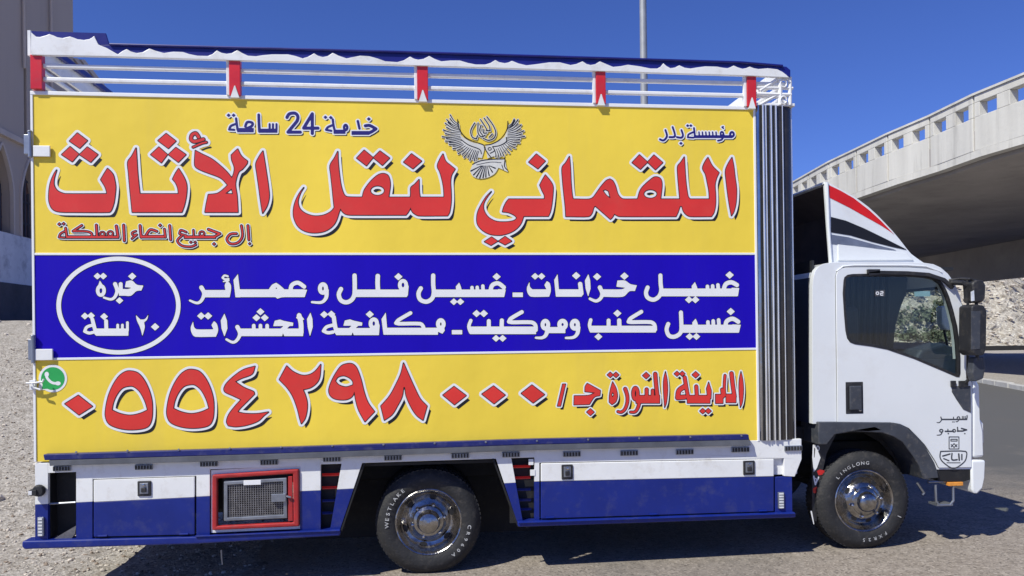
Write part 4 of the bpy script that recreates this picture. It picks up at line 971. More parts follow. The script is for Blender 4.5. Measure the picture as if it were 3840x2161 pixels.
# fender flare
fo = [(3068,1583),(3147,1583),(3345,1585),(3372,1590),(3406,1607),(3434,1634),(3466,1669),(3504,1736),(3514,1764),(3520,1792)]
fi = [(3463,1798),(3445,1746),(3422,1710),(3383,1658),(3345,1636),(3310,1624),(3200,1618),(3130,1630),(3100,1668),(3068,1668)]
MB().prism(pts(fo+fi, yc-.03), yc-.035, yc+.25).build('wheel_arch_flare', m_slt, T, bevel=.008, seg=3, smooth=True)
MB().prism(pts([(3110,1680),(3150,1640),(3310,1640),(3370,1675),(3420,1735),(3450,1800),(3490,1800),(3490,1590),(3060,1590),(3060,1680)], yc), yc+.25, yc+.27).build('wheel_liner', m_chs, T)
# lower front: sill, corner panel, bumper, lamps, step
MB().prism(pts([(3514,1762),(3643,1760),(3643,1800),(3600,1812),(3520,1806)], yc), yc+.004, 1.9).build('cab_sill', m_chs, T, bevel=.01)
MB().prism(pts([(3649,1404),(3660,1420),(3672,1442),(3676,1562),(3687,1610),(3690,1716),(3649,1718)], yc), yc+.0, yc+.30).build('front_corner_panel', m_cab, T, bevel=.02, seg=3, smooth=True)
MB().prism(pts([(3672,1442),(3676,1562),(3687,1610),(3690,1716),(3649,1718),(3649,1404)], yc), yc+.30, CW-.30).build('front_grille_panel', m_cab, T, bevel=.01)
MB().prism(pts([(3676,1560),(3698,1590),(3700,1660),(3690,1690),(3684,1640)], yc), yc+.03, yc+.28).build('headlamp', m_cla, T, bevel=.01)
MB().prism(pts([(3643,1725),(3696,1726),(3694,1790),(3684,1836),(3668,1852),(3652,1852),(3645,1835)], yc-.01), yc-.01, CW+.01).build('bumper', m_cab, T, bevel=.02, seg=3, smooth=True)
p, q = at(3558, 1824, yc-.01), at(3612, 1808, yc-.01); MB().box(p.x, q.x, yc-.012, yc+.03, p.z, q.z).build('side_marker', m_orl, T, bevel=.004)
sp = MB(); sp.tube([at(3508, 1818, yc), at(3510, 1880, yc), at(3522, 1895, yc), at(3562, 1894, yc), at(3575, 1878, yc), at(3574, 1822, yc)], .009, 8); sp.box(at(3512, 1890, yc).x, at(3572, 1890, yc).x, yc-.005, yc+.10, at(3520, 1898, yc).z, at(3520, 1890, yc).z)
sp.build('step', m_sil, T, smooth=True)
MB().tube([at(3440, 1812, .2), at(3465, 1850, .2), at(3458, 1856, .2)], .01, 6).build('tie_bar', m_sil, T)
MB().tube([at(3480, 1808, yc+.02), at(3640, 1800, yc+.02)], .010, 8).build('sill_bar', m_sil, T, smooth=True)
# lettering and badges on the door
fc = Frame(3400, 900, 798/440, yc-.010)
s = Print(fc)
s.st([(410,1195),(408,1215),(385,1222)], 8).bar(330, 412, 1216, 1226)
for x in (398, 388, 378): s.st([(x, 1200), (x, 1220)], 6)
s.ring(352, 1212, 9, 9, 7).st([(358,1220),(345,1236),(335,1236)], 6).st([(318,1205),(318,1222)], 6).bar(240, 330, 1216, 1226).dias([(312,1238),(322,1238)], 5).st([(232,1205),(236,1225),(222,1242),(205,1242)], 8, 5)
s.st([(372,1282),(408,1292),(380,1300)], 9).dia(395, 1318, 6).bar(340, 385, 1295, 1305).st([(345,1275),(348,1302)], 8).ring(322, 1298, 10, 9, 7).bar(258, 322, 1297, 1307).st([(280,1288),(280,1305)], 7).dia(283, 1318, 6).ring(235, 1298, 11, 9, 8).st([(242,1305),(230,1325),(205,1328)], 8, 5)
lettering('door_lettering', [s], [(.0, 0, 0, m_slt)], dor, yc-.010)
s2 = Print(fc)
for a, b in (((288,1340),(355,1340)), ((355,1340),(355,1422)), ((355,1422),(288,1422)), ((288,1422),(288,1340)), ((300,1356),(343,1356)), ((300,1368),(343,1368)), ((302,1408),(322,1385)), ((322,1385),(342,1408)), ((302,1392),(322,1412)), ((322,1412),(342,1392)), ((300,1356),(300,1368)), ((343,1356),(343,1368))): s2.st([a, b], 6)
lettering('door_badge', [s2], [(.0, 0, 0, m_slt)], dor, yc-.010)
fd = Frame(2840, 1600, 2.576, yc-.010)
s3 = Print(fd)
sh = [(1770,240),(2010,240),(2018,300),(1990,350),(1895,405),(1800,350),(1765,300),(1770,240)]
s3.st(sh, 12); s3.st([(1790,285),(1860,265)], 14).st([(1800,310),(1850,330)], 12).st([(1880,260),(1880,320),(1930,320)], 14).st([(1945,265),(1950,325)], 16).st([(1975,270),(1975,320)], 14).st([(1830,350),(1960,350)], 8)
lettering('shield_emblem', [s3], [(.0, 0, 0, m_slt)], dor, yc-.010)

# interior
MB().box(5.95, 6.15, .25, .78, 1.25, 1.95).box(5.95, 6.45, .25, .78, 1.1, 1.28).build('seat', m_int, T, bevel=.05, seg=3)
MB().box(5.95, 6.15, 1.3, 1.85, 1.25, 1.95).box(5.95, 6.45, 1.3, 1.85, 1.1, 1.28).build('seat', m_int, T, bevel=.05, seg=3)
MB().box(O[1][0]+.03, O[1][0]+.05, ys, ye, .9, 2.3).build('rear_lining', m_int2, T)
MB().box(O[1][0]+.05, 6.9, ys+.02, ye-.02, O[8][1]-.06, O[8][1]-.035).build('headlining', m_int2, T)
p = at(3400, 1300, .4)
MB().prism([(6.55, .95), (6.93, .95), (6.95, p.z-.02), (6.80, p.z+.03), (6.62, p.z-.02), (6.55, p.z-.12)], ys+.03, ye-.03).build('dashboard', m_dsh, T, bevel=.03, seg=3)
swc = Vector((6.45, 1.55, p.z+.02)); mb = MB()
mb.tube([swc+Vector((.21*math.sin(t*math.pi/12)*-.45, .21*math.cos(t*math.pi/12), .21*math.sin(t*math.pi/12))) for t in range(25)], .016, 8, caps=False); mb.tube([swc-Vector((0, .2, 0)), swc+Vector((0, .2, 0))], .014, 6)
mb.build('steering_wheel', m_int2, T, smooth=True)
MB().box(O[1][0]+.1, 6.95, yc+.03, yc+.05, .95, at(3400, 1350, yc).z).build('door_lining', m_dsh, T)
cy_ = .55  # dark sheet added to make the dark part of the side window
crt = MB(); cl = [(3120,1030),(3405,1030),(3398,1100),(3378,1150),(3358,1220),(3350,1300),(3350,1330),(3120,1330)]
crt.prism(pts(cl, cy_), cy_, cy_+.012); crt.build('dark_window_sheet', m_int, T)
cb = MB()
for k in range(9):
    a = at(3150+k*23, 1040, cy_-.01); b = at(3148+k*22, 1320, cy_-.01); cb.tube([a, b], .014, 6)
cb.build('window_sheet_fold', m_int, T, smooth=True)
p, q = at(3281, 1112, yc+.004), at(3318, 1088, yc+.004)
MB().box(p.x, q.x, yc+.002, yc+.0045, p.z, q.z).build('window_sticker', m_slt, dor)
s4 = Print(Frame(3281, 1088, 1, yc)); s4.ring(10, 12, 5, 5, 3).st([(22,6),(30,6),(30,12),(22,12),(22,19),(31,19)], 3)
lettering('sticker_mark', [s4], [(0, 0, 0, m_wht)], dor, yc+.0025)
p, q = at(3430, 1112, .9), at(3488, 1092, .9); MB().box(p.x, q.x, .9, .905, p.z, q.z).build('windscreen_sticker', mat('pale_blue_paper', (.35, .55, .6), .6, var=.15), T)

# air deflector on the roof
dy = .24; dw = CW-.2
dp = [(3092,681),(3120,692),(3152,709),(3201,735),(3230,755),(3258,776),(3290,805),(3320,836),(3348,866),(3375,898),(3398,928),(3418,952),(3445,972),(3472,990),(3472,996),(3114,996),(3103,850)]
dfl = MB().prism(pts(dp, dy), dy, dy+.03).build('air_deflector', m_cab, T, bevel=.012, seg=3, smooth=True)
MB().prism(pts(dp, dy), dw-.03, dw).build('deflector_side', m_cab, dfl, bevel=.012, seg=3)
strip(pts(dp[0:14], dy), .02, dy+.005, dw-.005, 'deflector_top', m_cab, par=dfl)
# open back with a dark raw inner skin
L = pts(dp, dy); inn = shrink(L, .012)
MB().prism(inn, dy+.031, dy+.036).build('inner_skin', m_def, dfl)
MB().prism(inn, dw-.036, dw-.031).build('inner_skin', m_def, dfl)
strip(shrink(L, .026)[0:14], .004, dy+.036, dw-.036, 'inner_skin', m_def, par=dfl)
MB().box(L[-1][0]+.30, L[-1][0]+.31, dy+.04, dw-.04, L[-2][1]+.02, L[3][1]-.06).build('inner_skin', m_def, dfl)
MB().box(L[-2][0], L[12][0], dy+.03, dw-.03, L[-2][1]-.005, L[-2][1]+.01).build('deflector_floor', m_def, dfl)
MB().tube([at(3100, 684, dy-.004), at(3106, 850, dy-.004), at(3116, 990, dy-.004)], .014, 8).build('deflector_edge', m_cab, dfl, smooth=True)
def stripe(L, m, nm='stripe'): MB().prism(pts(L, dy), dy-.003, dy+.002).build(nm, m, dfl)
m_srd = mat('red_stripe_vinyl', (.62, .010, .008), .35, var=.1, vscale=6)
stripe([(3106,694),(3152,716),(3201,744),(3258,788),(3300,826),(3335,862),(3352,880),(3342,871),(3307,848),(3252,817),(3185,779),(3111,742)], m_srd)
stripe([(3116,814),(3171,828),(3240,857),(3320,896),(3395,934),(3399,938),(3350,928),(3270,908),(3190,884),(3116,872)], m_blk)
stripe([(3116,880),(3180,890),(3270,915),(3350,935),(3360,940),(3280,932),(3200,922),(3116,916)], m_sil, 'grey_stripe')
MB().prism(pts([(3140,917),(3250,930),(3400,952),(3425,976),(3140,978)], dy), dy-.010, dy+.001).build('deflector_panel', m_cab, dfl, bevel=.006, seg=3)
# mirrors on the door arm
ym = -.10
MB().prism(pts([(3634,1150),(3648,1142),(3680,1146),(3692,1165),(3690,1310),(3680,1332),(3645,1334),(3632,1318)], ym), ym-.03, ym+.12).build('wing_mirror', m_blp, T, bevel=.03, seg=4, smooth=True)
wm = bpy.data.objects['wing_mirror']
MB().prism(pts([(3642,1168),(3676,1168),(3674,1310),(3642,1312)], ym-.03), ym-.034, ym-.028).build('mirror_back_plate', m_slt, wm, bevel=.004)
MB().prism(pts([(3640,1062),(3655,1050),(3682,1052),(3692,1070),(3690,1120),(3676,1136),(3645,1136)], ym), ym-.02, ym+.10).build('convex_mirror', m_blp, T, bevel=.025, seg=4, smooth=True)
MB().prism(pts([(3640,1095),(3650,1090),(3652,1128),(3641,1130)], ym-.02), ym-.028, ym-.02).build('mirror_glint', m_cla, T)
ar = MB(); ar.tube([at(3560, 1052, yc), at(3600, 1046, yc-.06), at(3640, 1048, ym+.02), at(3660, 1056, ym+.03)], .012, 8); ar.tube([at(3628, 1050, ym+.05), at(3630, 1200, ym+.05), at(3628, 1420, yc-.03)], .010, 8)
ar.tube([at(3660, 1050, ym+.04), at(3665, 1350, ym+.04), at(3655, 1400, yc-.08), at(3620, 1436, yc-.02)], .013, 8); ar.tube([at(3570, 1060, yc-.02), at(3612, 1062, ym+.06), at(3635, 1075, ym+.05)], .020, 8)
ar.build('mirror_arm', m_blp, T, smooth=True)
MB().prism(pts([(3648,1340),(3684,1338),(3690,1380),(3682,1420),(3650,1432),(3640,1400)], ym+.05), ym+.03, ym+.10).build('mirror_bracket', m_slt, T, bevel=.01)
MB().prism(pts([(3522,1150),(3548,1146),(3556,1170),(3560,1240),(3540,1238),(3524,1215)], .55), .52, .60).build('front_mirror', m_cab, T, bevel=.015)
MB().tube([at(3540, 1238, .56), at(3560, 1330, .56), at(3590, 1440, .56)], .010, 6).build('front_mirror_arm', m_blp, T, smooth=True)
MB().box(7.02, 7.16, CW+.12, CW+.26, 1.62, 2.10).build('wing_mirror', m_blp, T, bevel=.03)
MB().tube([(6.85, CW-.02, 2.2), (7.09, CW+.19, 2.2), (7.09, CW+.19, 1.55), (6.95, CW-.02, 1.5)], .012, 8).build('mirror_arm', m_blp, T, smooth=True)
# things between cab and box: snorkel, tail lamp box, cables, mud flap
p, q = at(2992, 1345, .5), at(3032, 1255, .5); MB().box(p.x, q.x, .5, .7, p.z, q.z).build('battery_box', m_pwh, T, bevel=.01)
bb = bpy.data.objects['battery_box']
p1, q1 = at(2996, 1335, .49), at(3028, 1300, .49); MB().box(p1.x, q1.x, .492, .5, p1.z, q1.z).build('red_panel', m_prd, bb)
p1, q1 = at(2996, 1292, .49), at(3028, 1262, .49); MB().box(p1.x, q1.x, .492, .5, p1.z, q1.z).build('blue_panel', m_slt, bb)
MB().box(XS+.02, at(3046, 1500, .3).x, .3, 1.9, .85, at(3000, 1600, .3).z).build('air_tank_shelf', m_chs, T, bevel=.01)
cab_ = MB()
for k in range(4): cab_.tube([at(3000+k*9, 1380, .35+.05*k), at(3010+k*8, 1480, .3+.05*k), at(3022+k*8, 1560, .3), at(3040+k*8, 1640, .3)], .012, 6)
cab_.build('air_hose', m_chs, T, smooth=True)
MB().prism(pts([(3052,1660),(3100,1630),(3135,1630),(3100,1700),(3080,1790),(3068,1870),(3062,1955),(3046,1955),(3046,1720)], .16), .16, .17).build('mud_flap', m_blp, T)
mf = S.collection.objects[-1]
s5 = Print(Frame(2840, 1600, 2.576, .16))
s5.poly([(535,175),(560,175),(610,300),(575,400),(545,440),(530,300)]).cut([(548,200),(560,215),(552,300),(546,300)]); s5.ring(585, 210, 12, 22, 9).st([(545,480),(560,560),(590,490)], 14).ring(562, 520, 10, 20, 8).st([(520,820),(545,940)], 14, 8)
lettering('flap_lettering', [s5], [(0, 0, 0, m_wht)], mf, .16)
s6 = Print(Frame(2840, 1600, 2.576, .16)); s6.poly([(575,430),(600,415),(650,425),(640,465),(590,470)]).poly([(535,600),(570,580),(590,600),(575,650),(540,640)])
lettering('flap_marking', [s6], [(0, 0, 0, m_rdl)], mf, .16)
# ------------------------------------------------------------------ ground and road
def ground_material(name, A, B, C, scale, dist=None, bumpd=.03):
    """A/B noise mix, C a second colour laid over by noise and (dist) by distance along y"""
    m = bpy.data.materials.new(name); m.use_nodes = True; n = m.node_tree; b = n.nodes['Principled BSDF']; b.inputs['Roughness'].default_value = .93
    b.inputs['Specular IOR Level'].default_value = .2
    tc = n.nodes.new('ShaderNodeTexCoord')
    def noise(s, d=8, r=.65):
        q = n.nodes.new('ShaderNodeTexNoise'); q.inputs['Scale'].default_value = s; q.inputs['Detail'].default_value = d; q.inputs['Roughness'].default_value = r; n.links.new(tc.outputs['Object'], q.inputs['Vector']); return q.outputs[0]
    def mr(x, a, c, lo=0, hi=1):
        q = n.nodes.new('ShaderNodeMapRange'); q.inputs[1].default_value = a; q.inputs[2].default_value = c; q.inputs[3].default_value = lo; q.inputs[4].default_value = hi; n.links.new(x, q.inputs[0]); return q.outputs[0]
    def mix(f_, a, c):
        q = n.nodes.new('ShaderNodeMix'); q.data_type = 'RGBA'
        n.links.new(f_, q.inputs[0])
        for i, v in ((6, a), (7, c)):
            if isinstance(v, tuple): q.inputs[i].default_value = v+(1,)
            else: n.links.new(v, q.inputs[i])
        return q.outputs[2]
    col = mix(mr(noise(scale), .35, .65), A, B)
    vo = n.nodes.new('ShaderNodeTexVoronoi'); vo.inputs['Scale'].default_value = scale*6; n.links.new(tc.outputs['Object'], vo.inputs['Vector'])
    sp = n.nodes.new('ShaderNodeSeparateColor'); n.links.new(vo.outputs['Color'], sp.inputs[0])
    dark = tuple(v*.45 for v in A); lite = tuple(min(.8, v*1.45) for v in B)
    col = mix(mr(sp.outputs[0], .72, 1.0, 0, .8), col, dark); col = mix(mr(sp.outputs[1], .72, 1.0, 0, .7), col, lite)
    if C:
        f_ = noise(.35, 6)
        if dist:
            sx = n.nodes.new('ShaderNodeSeparateXYZ'); n.links.new(tc.outputs['Object'], sx.inputs[0])
            ad = n.nodes.new('ShaderNodeMath'); ad.operation = 'ADD'; n.links.new(mr(sx.outputs[1], dist[0], dist[1], -.35, .45), ad.inputs[0]); n.links.new(f_, ad.inputs[1]); f_ = ad.outputs[0]
        col = mix(mr(f_, .38, .72), col, C)
        col = mix(mr(noise(.9, 9, .75), .55, .8, 0, .35), col, tuple(v*.6 for v in A))
    n.links.new(col, b.inputs['Base Color'])
    bu = n.nodes.new('ShaderNodeBump'); bu.inputs['Strength'].default_value = .7; bu.inputs['Distance'].default_value = bumpd
    n.links.new(noise(scale*5, 6, .7), bu.inputs['Height']); n.links.new(bu.outputs[0], b.inputs['Normal'])
    return m
m_grv = ground_material('gravel', (.28, .245, .205), (.49, .45, .40), None, 9, bumpd=.04)
m_asp = ground_material('dusty_asphalt', (.235, .200, .168), (.31, .270, .232), (.105, .103, .102), 11, (-2.5, 6.5), bumpd=.012)
m_pav = ground_material('pavement', (.30, .27, .24), (.36, .33, .30), None, 6, bumpd=.01)
m_hil = ground_material('hillside_rock', (.38, .33, .26), (.58, .53, .46), None, 1.0, bumpd=.35)
m_krb = mat('kerb_concrete', (.45, .44, .42), .85, var=.15, vscale=2, bump=.2, bscale=20, grime=(.25, .23, .2), gamt=.5)
m_stn = mat('stone_pale', (.52, .46, .39), .9, var=.25, vscale=8)
m_stn2 = mat('stone_brown', (.27, .21, .16), .9, var=.25, vscale=8)
m_shb = mat('shrub_leaves', (.12, .135, .085), .8, var=.35, vscale=4)

def sheet(name, xs, ys, zf, m, cond=None, dz=0):
    v = []; idx = {}; f = []
    for j, y in enumerate(ys):
        for i, x in enumerate(xs): v.append((x, y, zf(x, y)+dz))
    nx = len(xs)
    for j in range(len(ys)-1):
        for i in range(nx-1):
            if cond and not cond((xs[i]+xs[i+1])/2, (ys[j]+ys[j+1])/2): continue
            a = j*nx+i; f.append((a, a+1, a+nx+1, a+nx))
    o = MB().add(v, f).build(name, m, fix=False, smooth=True); return struct(o)
def rng(a, b, d):
    n = int(round((b-a)/d)); return [a+(b-a)*i/n for i in range(n+1)]
import mathutils.noise as mn
def bumpy(x, y):
    z = gz(x, y)
    k = smooth(2.2, .6, x)
    return z+k*(.022*mn.noise(Vector((x*2.2, y*2.2, 0)))+.012*mn.noise(Vector((x*7, y*7, 3))))-.004
xs = [-1500, -400, -120, -50]+rng(-30, -8, 1)+rng(-7.5, 3, .15)+rng(3.5, 30, 1.5)+[45, 80, 150, 400, 1500]
ys = [-300, -60, -20, -8, -4]+rng(-2, 12, .15)+rng(13, 40, 1.5)+[55, 80, 150, 400, 1500]
sheet('ground', xs, ys, bumpy, m_grv)
# the road: dusty asphalt sheet with a ragged left edge
v = []; f = []; RY = [-40, -15, -6, -3]+rng(-2, 8, .2)+[10, 12, 14, 17, 20, 25, 30, 36, 46]
def redge(y): return 1.25+.35*mn.noise(Vector((y*.9, 0, 5)))+.12*mn.noise(Vector((y*4, 2, 5)))+min(9, max(0, y-2.5)*.9)
KA, KB = atz(3684, 1437, .10), atz(3840, 1466, .10); kd = (KB-KA); kd.z = 0; kd.normalize()
def xk(y): return KA.x+(y-KA.y)*kd.x/kd.y
for y in RY:
    for i in range(41):
        x0 = redge(y); x1 = xk(y)
        x = x0+(14-x0)*(i/30)**1.4 if i <= 30 else 14+(x1-14)*(i-30)/10
        v.append((x, y, (gz(x, y) if x < 14 else road_z(x, y))+.004))
for j in range(len(RY)-1):
    for i in range(40):
        a = j*41+i; f.append((a, a+1, a+42, a+41))
struct(MB().add(v, f).build('road', m_asp, fix=False, smooth=True))
# kerb stones and the paved verge behind them
kerb = thing('kerb', (KA.x, KA.y, .1), 'pale concrete kerb along the far side of the road, right of the cab', 'kerb')
nn = Vector((-kd.y, kd.x, 0))
for k in range(-26, 20):
    a = KA+kd*(k*1.0+.02); b = KA+kd*(k*1.0+.98)
    z = road_z(20, 0)+.004; h = .14+.010*math.sin(k*2.1); sh = .012*math.sin(k*3.7)
    L = [(a.x+sh, a.y), (b.x+sh, b.y), (b.x+nn.x*.18, b.y+nn.y*.18), (a.x+nn.x*.18, a.y+nn.y*.18)]
    MB().add([(x, y, z-.05) for x, y in L]+[(x, y, z+h) for x, y in L], [(3, 2, 1, 0), (4, 5, 6, 7), (0, 1, 5, 4), (1, 2, 6, 5), (2, 3, 7, 6), (3, 0, 4, 7)]).build('kerb_stone', m_krb, kerb, bevel=.02, seg=1)
a = KA-kd*26+nn*.185; b = KA+kd*20+nn*.185; z = road_z(20, 0)+.12
struct(MB().add([(a.x, a.y, z), (b.x, b.y, z), (b.x+nn.x*16, b.y+nn.y*16, z+.02), (a.x+nn.x*16, a.y+nn.y*16, z+.02)], [(0, 1, 2, 3)]).build('pavement', m_pav, fix=False))

# loose stones: one countless mass of gravel
def stones(name, n, area, s0, s1, m, seed, dens=None):
    rnd = random.Random(seed); mb = MB(); g = (1+5**.5)/2
    ico = [Vector(p).normalized() for p in ((-1, g, 0), (1, g, 0), (-1, -g, 0), (1, -g, 0), (0, -1, g), (0, 1, g), (0, -1, -g), (0, 1, -g), (g, 0, -1), (g, 0, 1), (-g, 0, -1), (-g, 0, 1))]
    fc_ = [(0,11,5),(0,5,1),(0,1,7),(0,7,10),(0,10,11),(1,5,9),(5,11,4),(11,10,2),(10,7,6),(7,1,8),(3,9,4),(3,4,2),(3,2,6),(3,6,8),(3,8,9),(4,9,5),(2,4,11),(6,2,10),(8,6,7),(9,8,1)]
    k = 0
    while k < n:
        x = rnd.uniform(area[0], area[1]); y = area[2]+(area[3]-area[2])*rnd.random()**1.5
        if dens and rnd.random() > dens(x, y): continue
        k += 1
        s = s0+(s1-s0)*rnd.random()**3; z = bumpy(x, y)+s*.25
        sx, sy, sz = s*rnd.uniform(.7, 1.3), s*rnd.uniform(.7, 1.2), s*rnd.uniform(.45, .8); a = rnd.uniform(0, 6.28); c, q = math.cos(a), math.sin(a)
        vv = []
        for p in ico:
            r = rnd.uniform(.8, 1.15); px, py = p.x*sx*r, p.y*sy*r; vv.append((x+px*c-py*q, y+px*q+py*c, z+p.z*sz*r))
        mb.add(vv, fc_)
    o = mb.build(name, m, fix=False); o['kind'] = 'stuff'; return o
fad = lambda x, y: smooth(2.0+max(0, y-2.5)*.9, .6, x)
stones('gravel', 13000, (-7, 2.6, -1.2, 9), .006, .021, m_stn, 1, fad)
stones('gravel', 8000, (-7, 2.6, -1.2, 9), .006, .020, m_stn2, 2, fad)
stones('road_grit', 900, (1.5, 9, -1.5, 1.0), .003, .010, m_stn, 3)
stones('rubble', 200, (-9, 1.5, 2, 12), .03, .10, m_stn, 4, fad)

# ------------------------------------------------------------------ building on the left, in its own frame
def camxy(X, Z):
    s, c = math.sin(YAW), math.cos(YAW); return Vector((CX+X*c+Z*s, CY-X*s+Z*c, 0))
A_, B_ = camxy(-12.07, 18.1), camxy(-12.57, 22.1); u = (B_-A_).normalized(); nrm = Vector((-u.y, u.x, 0))
bld = bpy.data.objects.new('corner_building', None); S.collection.objects.link(bld)
bld.location = A_; bld.rotation_euler = (0, 0, math.atan2(u.y, u.x)); tag(bld, 'tall grey-brown rendered building with pointed arches behind the truck tail', 'building')
def wp(px, py):
    d = ray(px, py); t = (A_-CAM).dot(nrm)/d.dot(nrm); p = CAM+d*t; return ((p-A_).dot(u), p.z)
def wl_(L): return [wp(*p) for p in L]
s0 = -1.6; s1 = wp(280, 600)[0]; zb_ = .8
ztop = 19
g1, g2 = wp(96, 400)[0], wp(197, 400)[0]
zc1 = wp(0, 498)[1]
for a, b in ((s0, wp(-260, 400)[0]-.06), (wp(-260, 400)[0]+.06, g1-.07), (g1+.07, g2-.07), (g2+.07, s1)):
    MB().box(a, b, 0, .5, zc1+.08, ztop).build('wall', m_wal, bld, bevel=.015)
MB().box(s0, s1-.05, .3, 14, zb_, ztop-.1).build('wall', m_wal, bld)
MB().box(s1-.4, s1, .5, 14, zb_, ztop).build('wall', m_wal, bld)
for g in (g1, g2):
    MB().box(g-.02, g+.02, .05, .12, zc1, ztop).build('groove', m_plin, bld)
    MB().tube([(g-.16, -.06, zc1+(0.6 if g == g2 else 1.9)), (g-.16, -.06, ztop)], .035, 8).build('downpipe', m_lam, bld, smooth=True)
MB().box(s0, s1+.06, -.10, .5, zc1-.06, zc1+.08).build('string_course', m_lam, bld, bevel=.01)
ztop2 = wp(0, 870)[1]; zpl = wp(0, 1060)[1]
# arcade: pointed arches cut through a thick wall
def arch(sc, w, z0, zt, n=8):
    L = [(sc-w, z0)]; h = zt-z0
    for i in range(n+1):
        t = i/n; L.append((sc-w*(1-t**1.8), z0+h*(.45+.55*t)))
    for i in range(n-1, -1, -1):
        t = i/n; L.append((sc+w*(1-t**1.8), z0+h*(.45+.55*t)))
    L.append((sc+w, z0)); return L
arches = []
sA2, zA2 = wp(112, 594); sA1, zA1 = wp(4, 530)
pitch = sA2-sA1
for k in range(-4, 2): arches.append(arch(sA2+pitch*(k), pitch*.36, ztop2, zA2+.05))
MB().prism([(s0, ztop2), (s1, ztop2), (s1, zc1-.06), (s0, zc1-.06)], .0, .3, [a for a in arches if a[0][0] > s0+.2 and a[-1][0] < s1-.1]).build('arcade_wall', m_wal, bld)
for a in arches:
    if not (a[0][0] > s0+.2 and a[-1][0] < s1-.1): continue
    c = sum(p[0] for p in a)/len(a); w_ = (a[-1][0]-a[0][0])/2
    fr_ = MB().prism(shrink(a, -.05), -.04, .05, [shrink(a, .02)]).build('arch_frame', m_lam, bld)
    wn = MB().prism(shrink(a, .01), .24, .28).build('arch_window', m_scr, bld)
    for k in range(-2, 3): MB().box(c+k*w_*.36-.03, c+k*w_*.36+.03, .20, .25, ztop2, a[1][1]+(a[9][1]-a[1][1])*(1-abs(k)/2.6)).build('mullion', m_plin, wn)
    for k in range(3): MB().box(c-w_*.9, c+w_*.9, .215, .245, ztop2+.4+k*.55, ztop2+.46+k*.55).build('transom', m_plin, wn)
MB().box(s0, s1+.03, -.06, .3, zpl, ztop2).build('whitewashed_band', m_wal2, bld, bevel=.01)
MB().box(s0, s1+.05, -.14, .3, zb_, zpl).build('plinth', m_plin, bld, bevel=.02)
# sloped buttress at the far corner with raised ribs
MB().prism(wl_([(276, 190), (300, 215), (402, 345), (402, 1290), (276, 1290)]), .2, 1.6).build('buttress', m_wal, bld)
for k in range(4):
    L = wl_([(262+k*26, 214+k*5), (276+k*26, 214+k*5), (380+k*28, 350+k*6), (362+k*28, 350+k*6)]) if k < 3 else None
    if L: MB().prism(L, .08-.0, .2).build('buttress_rib', m_lam, bld)

# ------------------------------------------------------------------ lamp post behind the truck
pb = at(2427, 1300, 14.5); pz = gz(pb.x, pb.y)
lp = thing('lamp_post', (pb.x, pb.y, pz), 'tall pale galvanised lamp post rising behind the truck roof', 'lamp post')
MB().tube([(pb.x, pb.y, pz), (pb.x, pb.y, pz+4), (pb.x, pb.y, pz+14)], [.125, .11, .085], 16).build('pole', m_pole, lp, smooth=True)
MB().box(pb.x-.2, pb.x+.2, pb.y-.2, pb.y+.2, pz-.1, pz+.03).build('base_plate', m_pole, lp)
MB().tube([(pb.x, pb.y, pz+14), (pb.x-.5, pb.y, pz+14.6), (pb.x-1.8, pb.y, pz+14.8)], .04, 8).build('arm', m_pole, lp, smooth=True)
MB().box(pb.x-2.5, pb.x-1.7, pb.y-.15, pb.y+.15, pz+14.74, pz+14.88).build('lantern', m_pole, lp, bevel=.04)

# ------------------------------------------------------------------ flyover on the right
ZP = 8.1; HP = 1.56; ZS = ZP-HP
top = [(3840,272),(3733,313),(3578,386),(3492,429),(3345,491),(3217,553),(3096,611),(2978,679)]
P3 = [atz(a, b, ZP) for a, b in top]
P2 = [Vector((p.x, p.y)) for p in P3]
d0 = (P2[0]-P2[1]).normalized(); d1 = (P2[-1]-P2[-3]).normalized()
near = [P2[0]+d0*k for k in (24, 16, 8, 4)]; far = [P2[-1]+d1*k for k in (6, 14, 30, 60)]
path = [Vector(q) for q in smooth_line([tuple(p) for p in near+P2+far], False)]
fly = thing('flyover', (P2[0].x+8, P2[0].y, 0), 'curving pale concrete flyover with pierced parapet, right of the truck', 'bridge')
# resample the edge line by length
def resample(P, step):
    out = []; acc = 0; 
    L = [0]
    for a, b in zip(P, P[1:]): L.append(L[-1]+(b-a).length)
    n = int(L[-1]/step)
    for k in range(n+1):
        s = k*step; i = max(j for j in range(len(L)) if L[j] <= s+1e-9); i = min(i, len(P)-2)
        t = (s-L[i])/(L[i+1]-L[i]); out.append(P[i].lerp(P[i+1], t))
    return out
def wat(px, py):   # nearest point of the edge line seen at this photo column
    d = ray(px, py); best = None
    for a, b in zip(path, path[1:]):
        e = b-a; den = d.x*e.y-d.y*e.x
        if abs(den) < 1e-9: continue
        t = ((a.x-CX)*e.y-(a.y-CY)*e.x)/den; q = ((a.x-CX)*d.y-(a.y-CY)*d.x)/den
        if -.001 <= q <= 1.001 and t > 0: return a+e*q
    return None
cols = [3820, 3725, 3630, 3540, 3453, 3377, 3307, 3243, 3186, 3130]
W_ = [wat(c, 600) for c in cols]; W_ = [w for w in W_ if w is not None]
step = (W_[0]-W_[-1]).length/(len(W_)-1)
lens = [0]
for a, b in zip(path, path[1:]): lens.append(lens[-1]+(b-a).length)
def arc(p):
    best = (9e9, 0)
    for i, (a, b) in enumerate(zip(path, path[1:])):
        e = b-a; t = max(0, min(1, (p-a).dot(e)/e.length_squared)); q = a+e*t
        if (q-p).length < best[0]: best = ((q-p).length, lens[i]+t*e.length)
    return best[1]
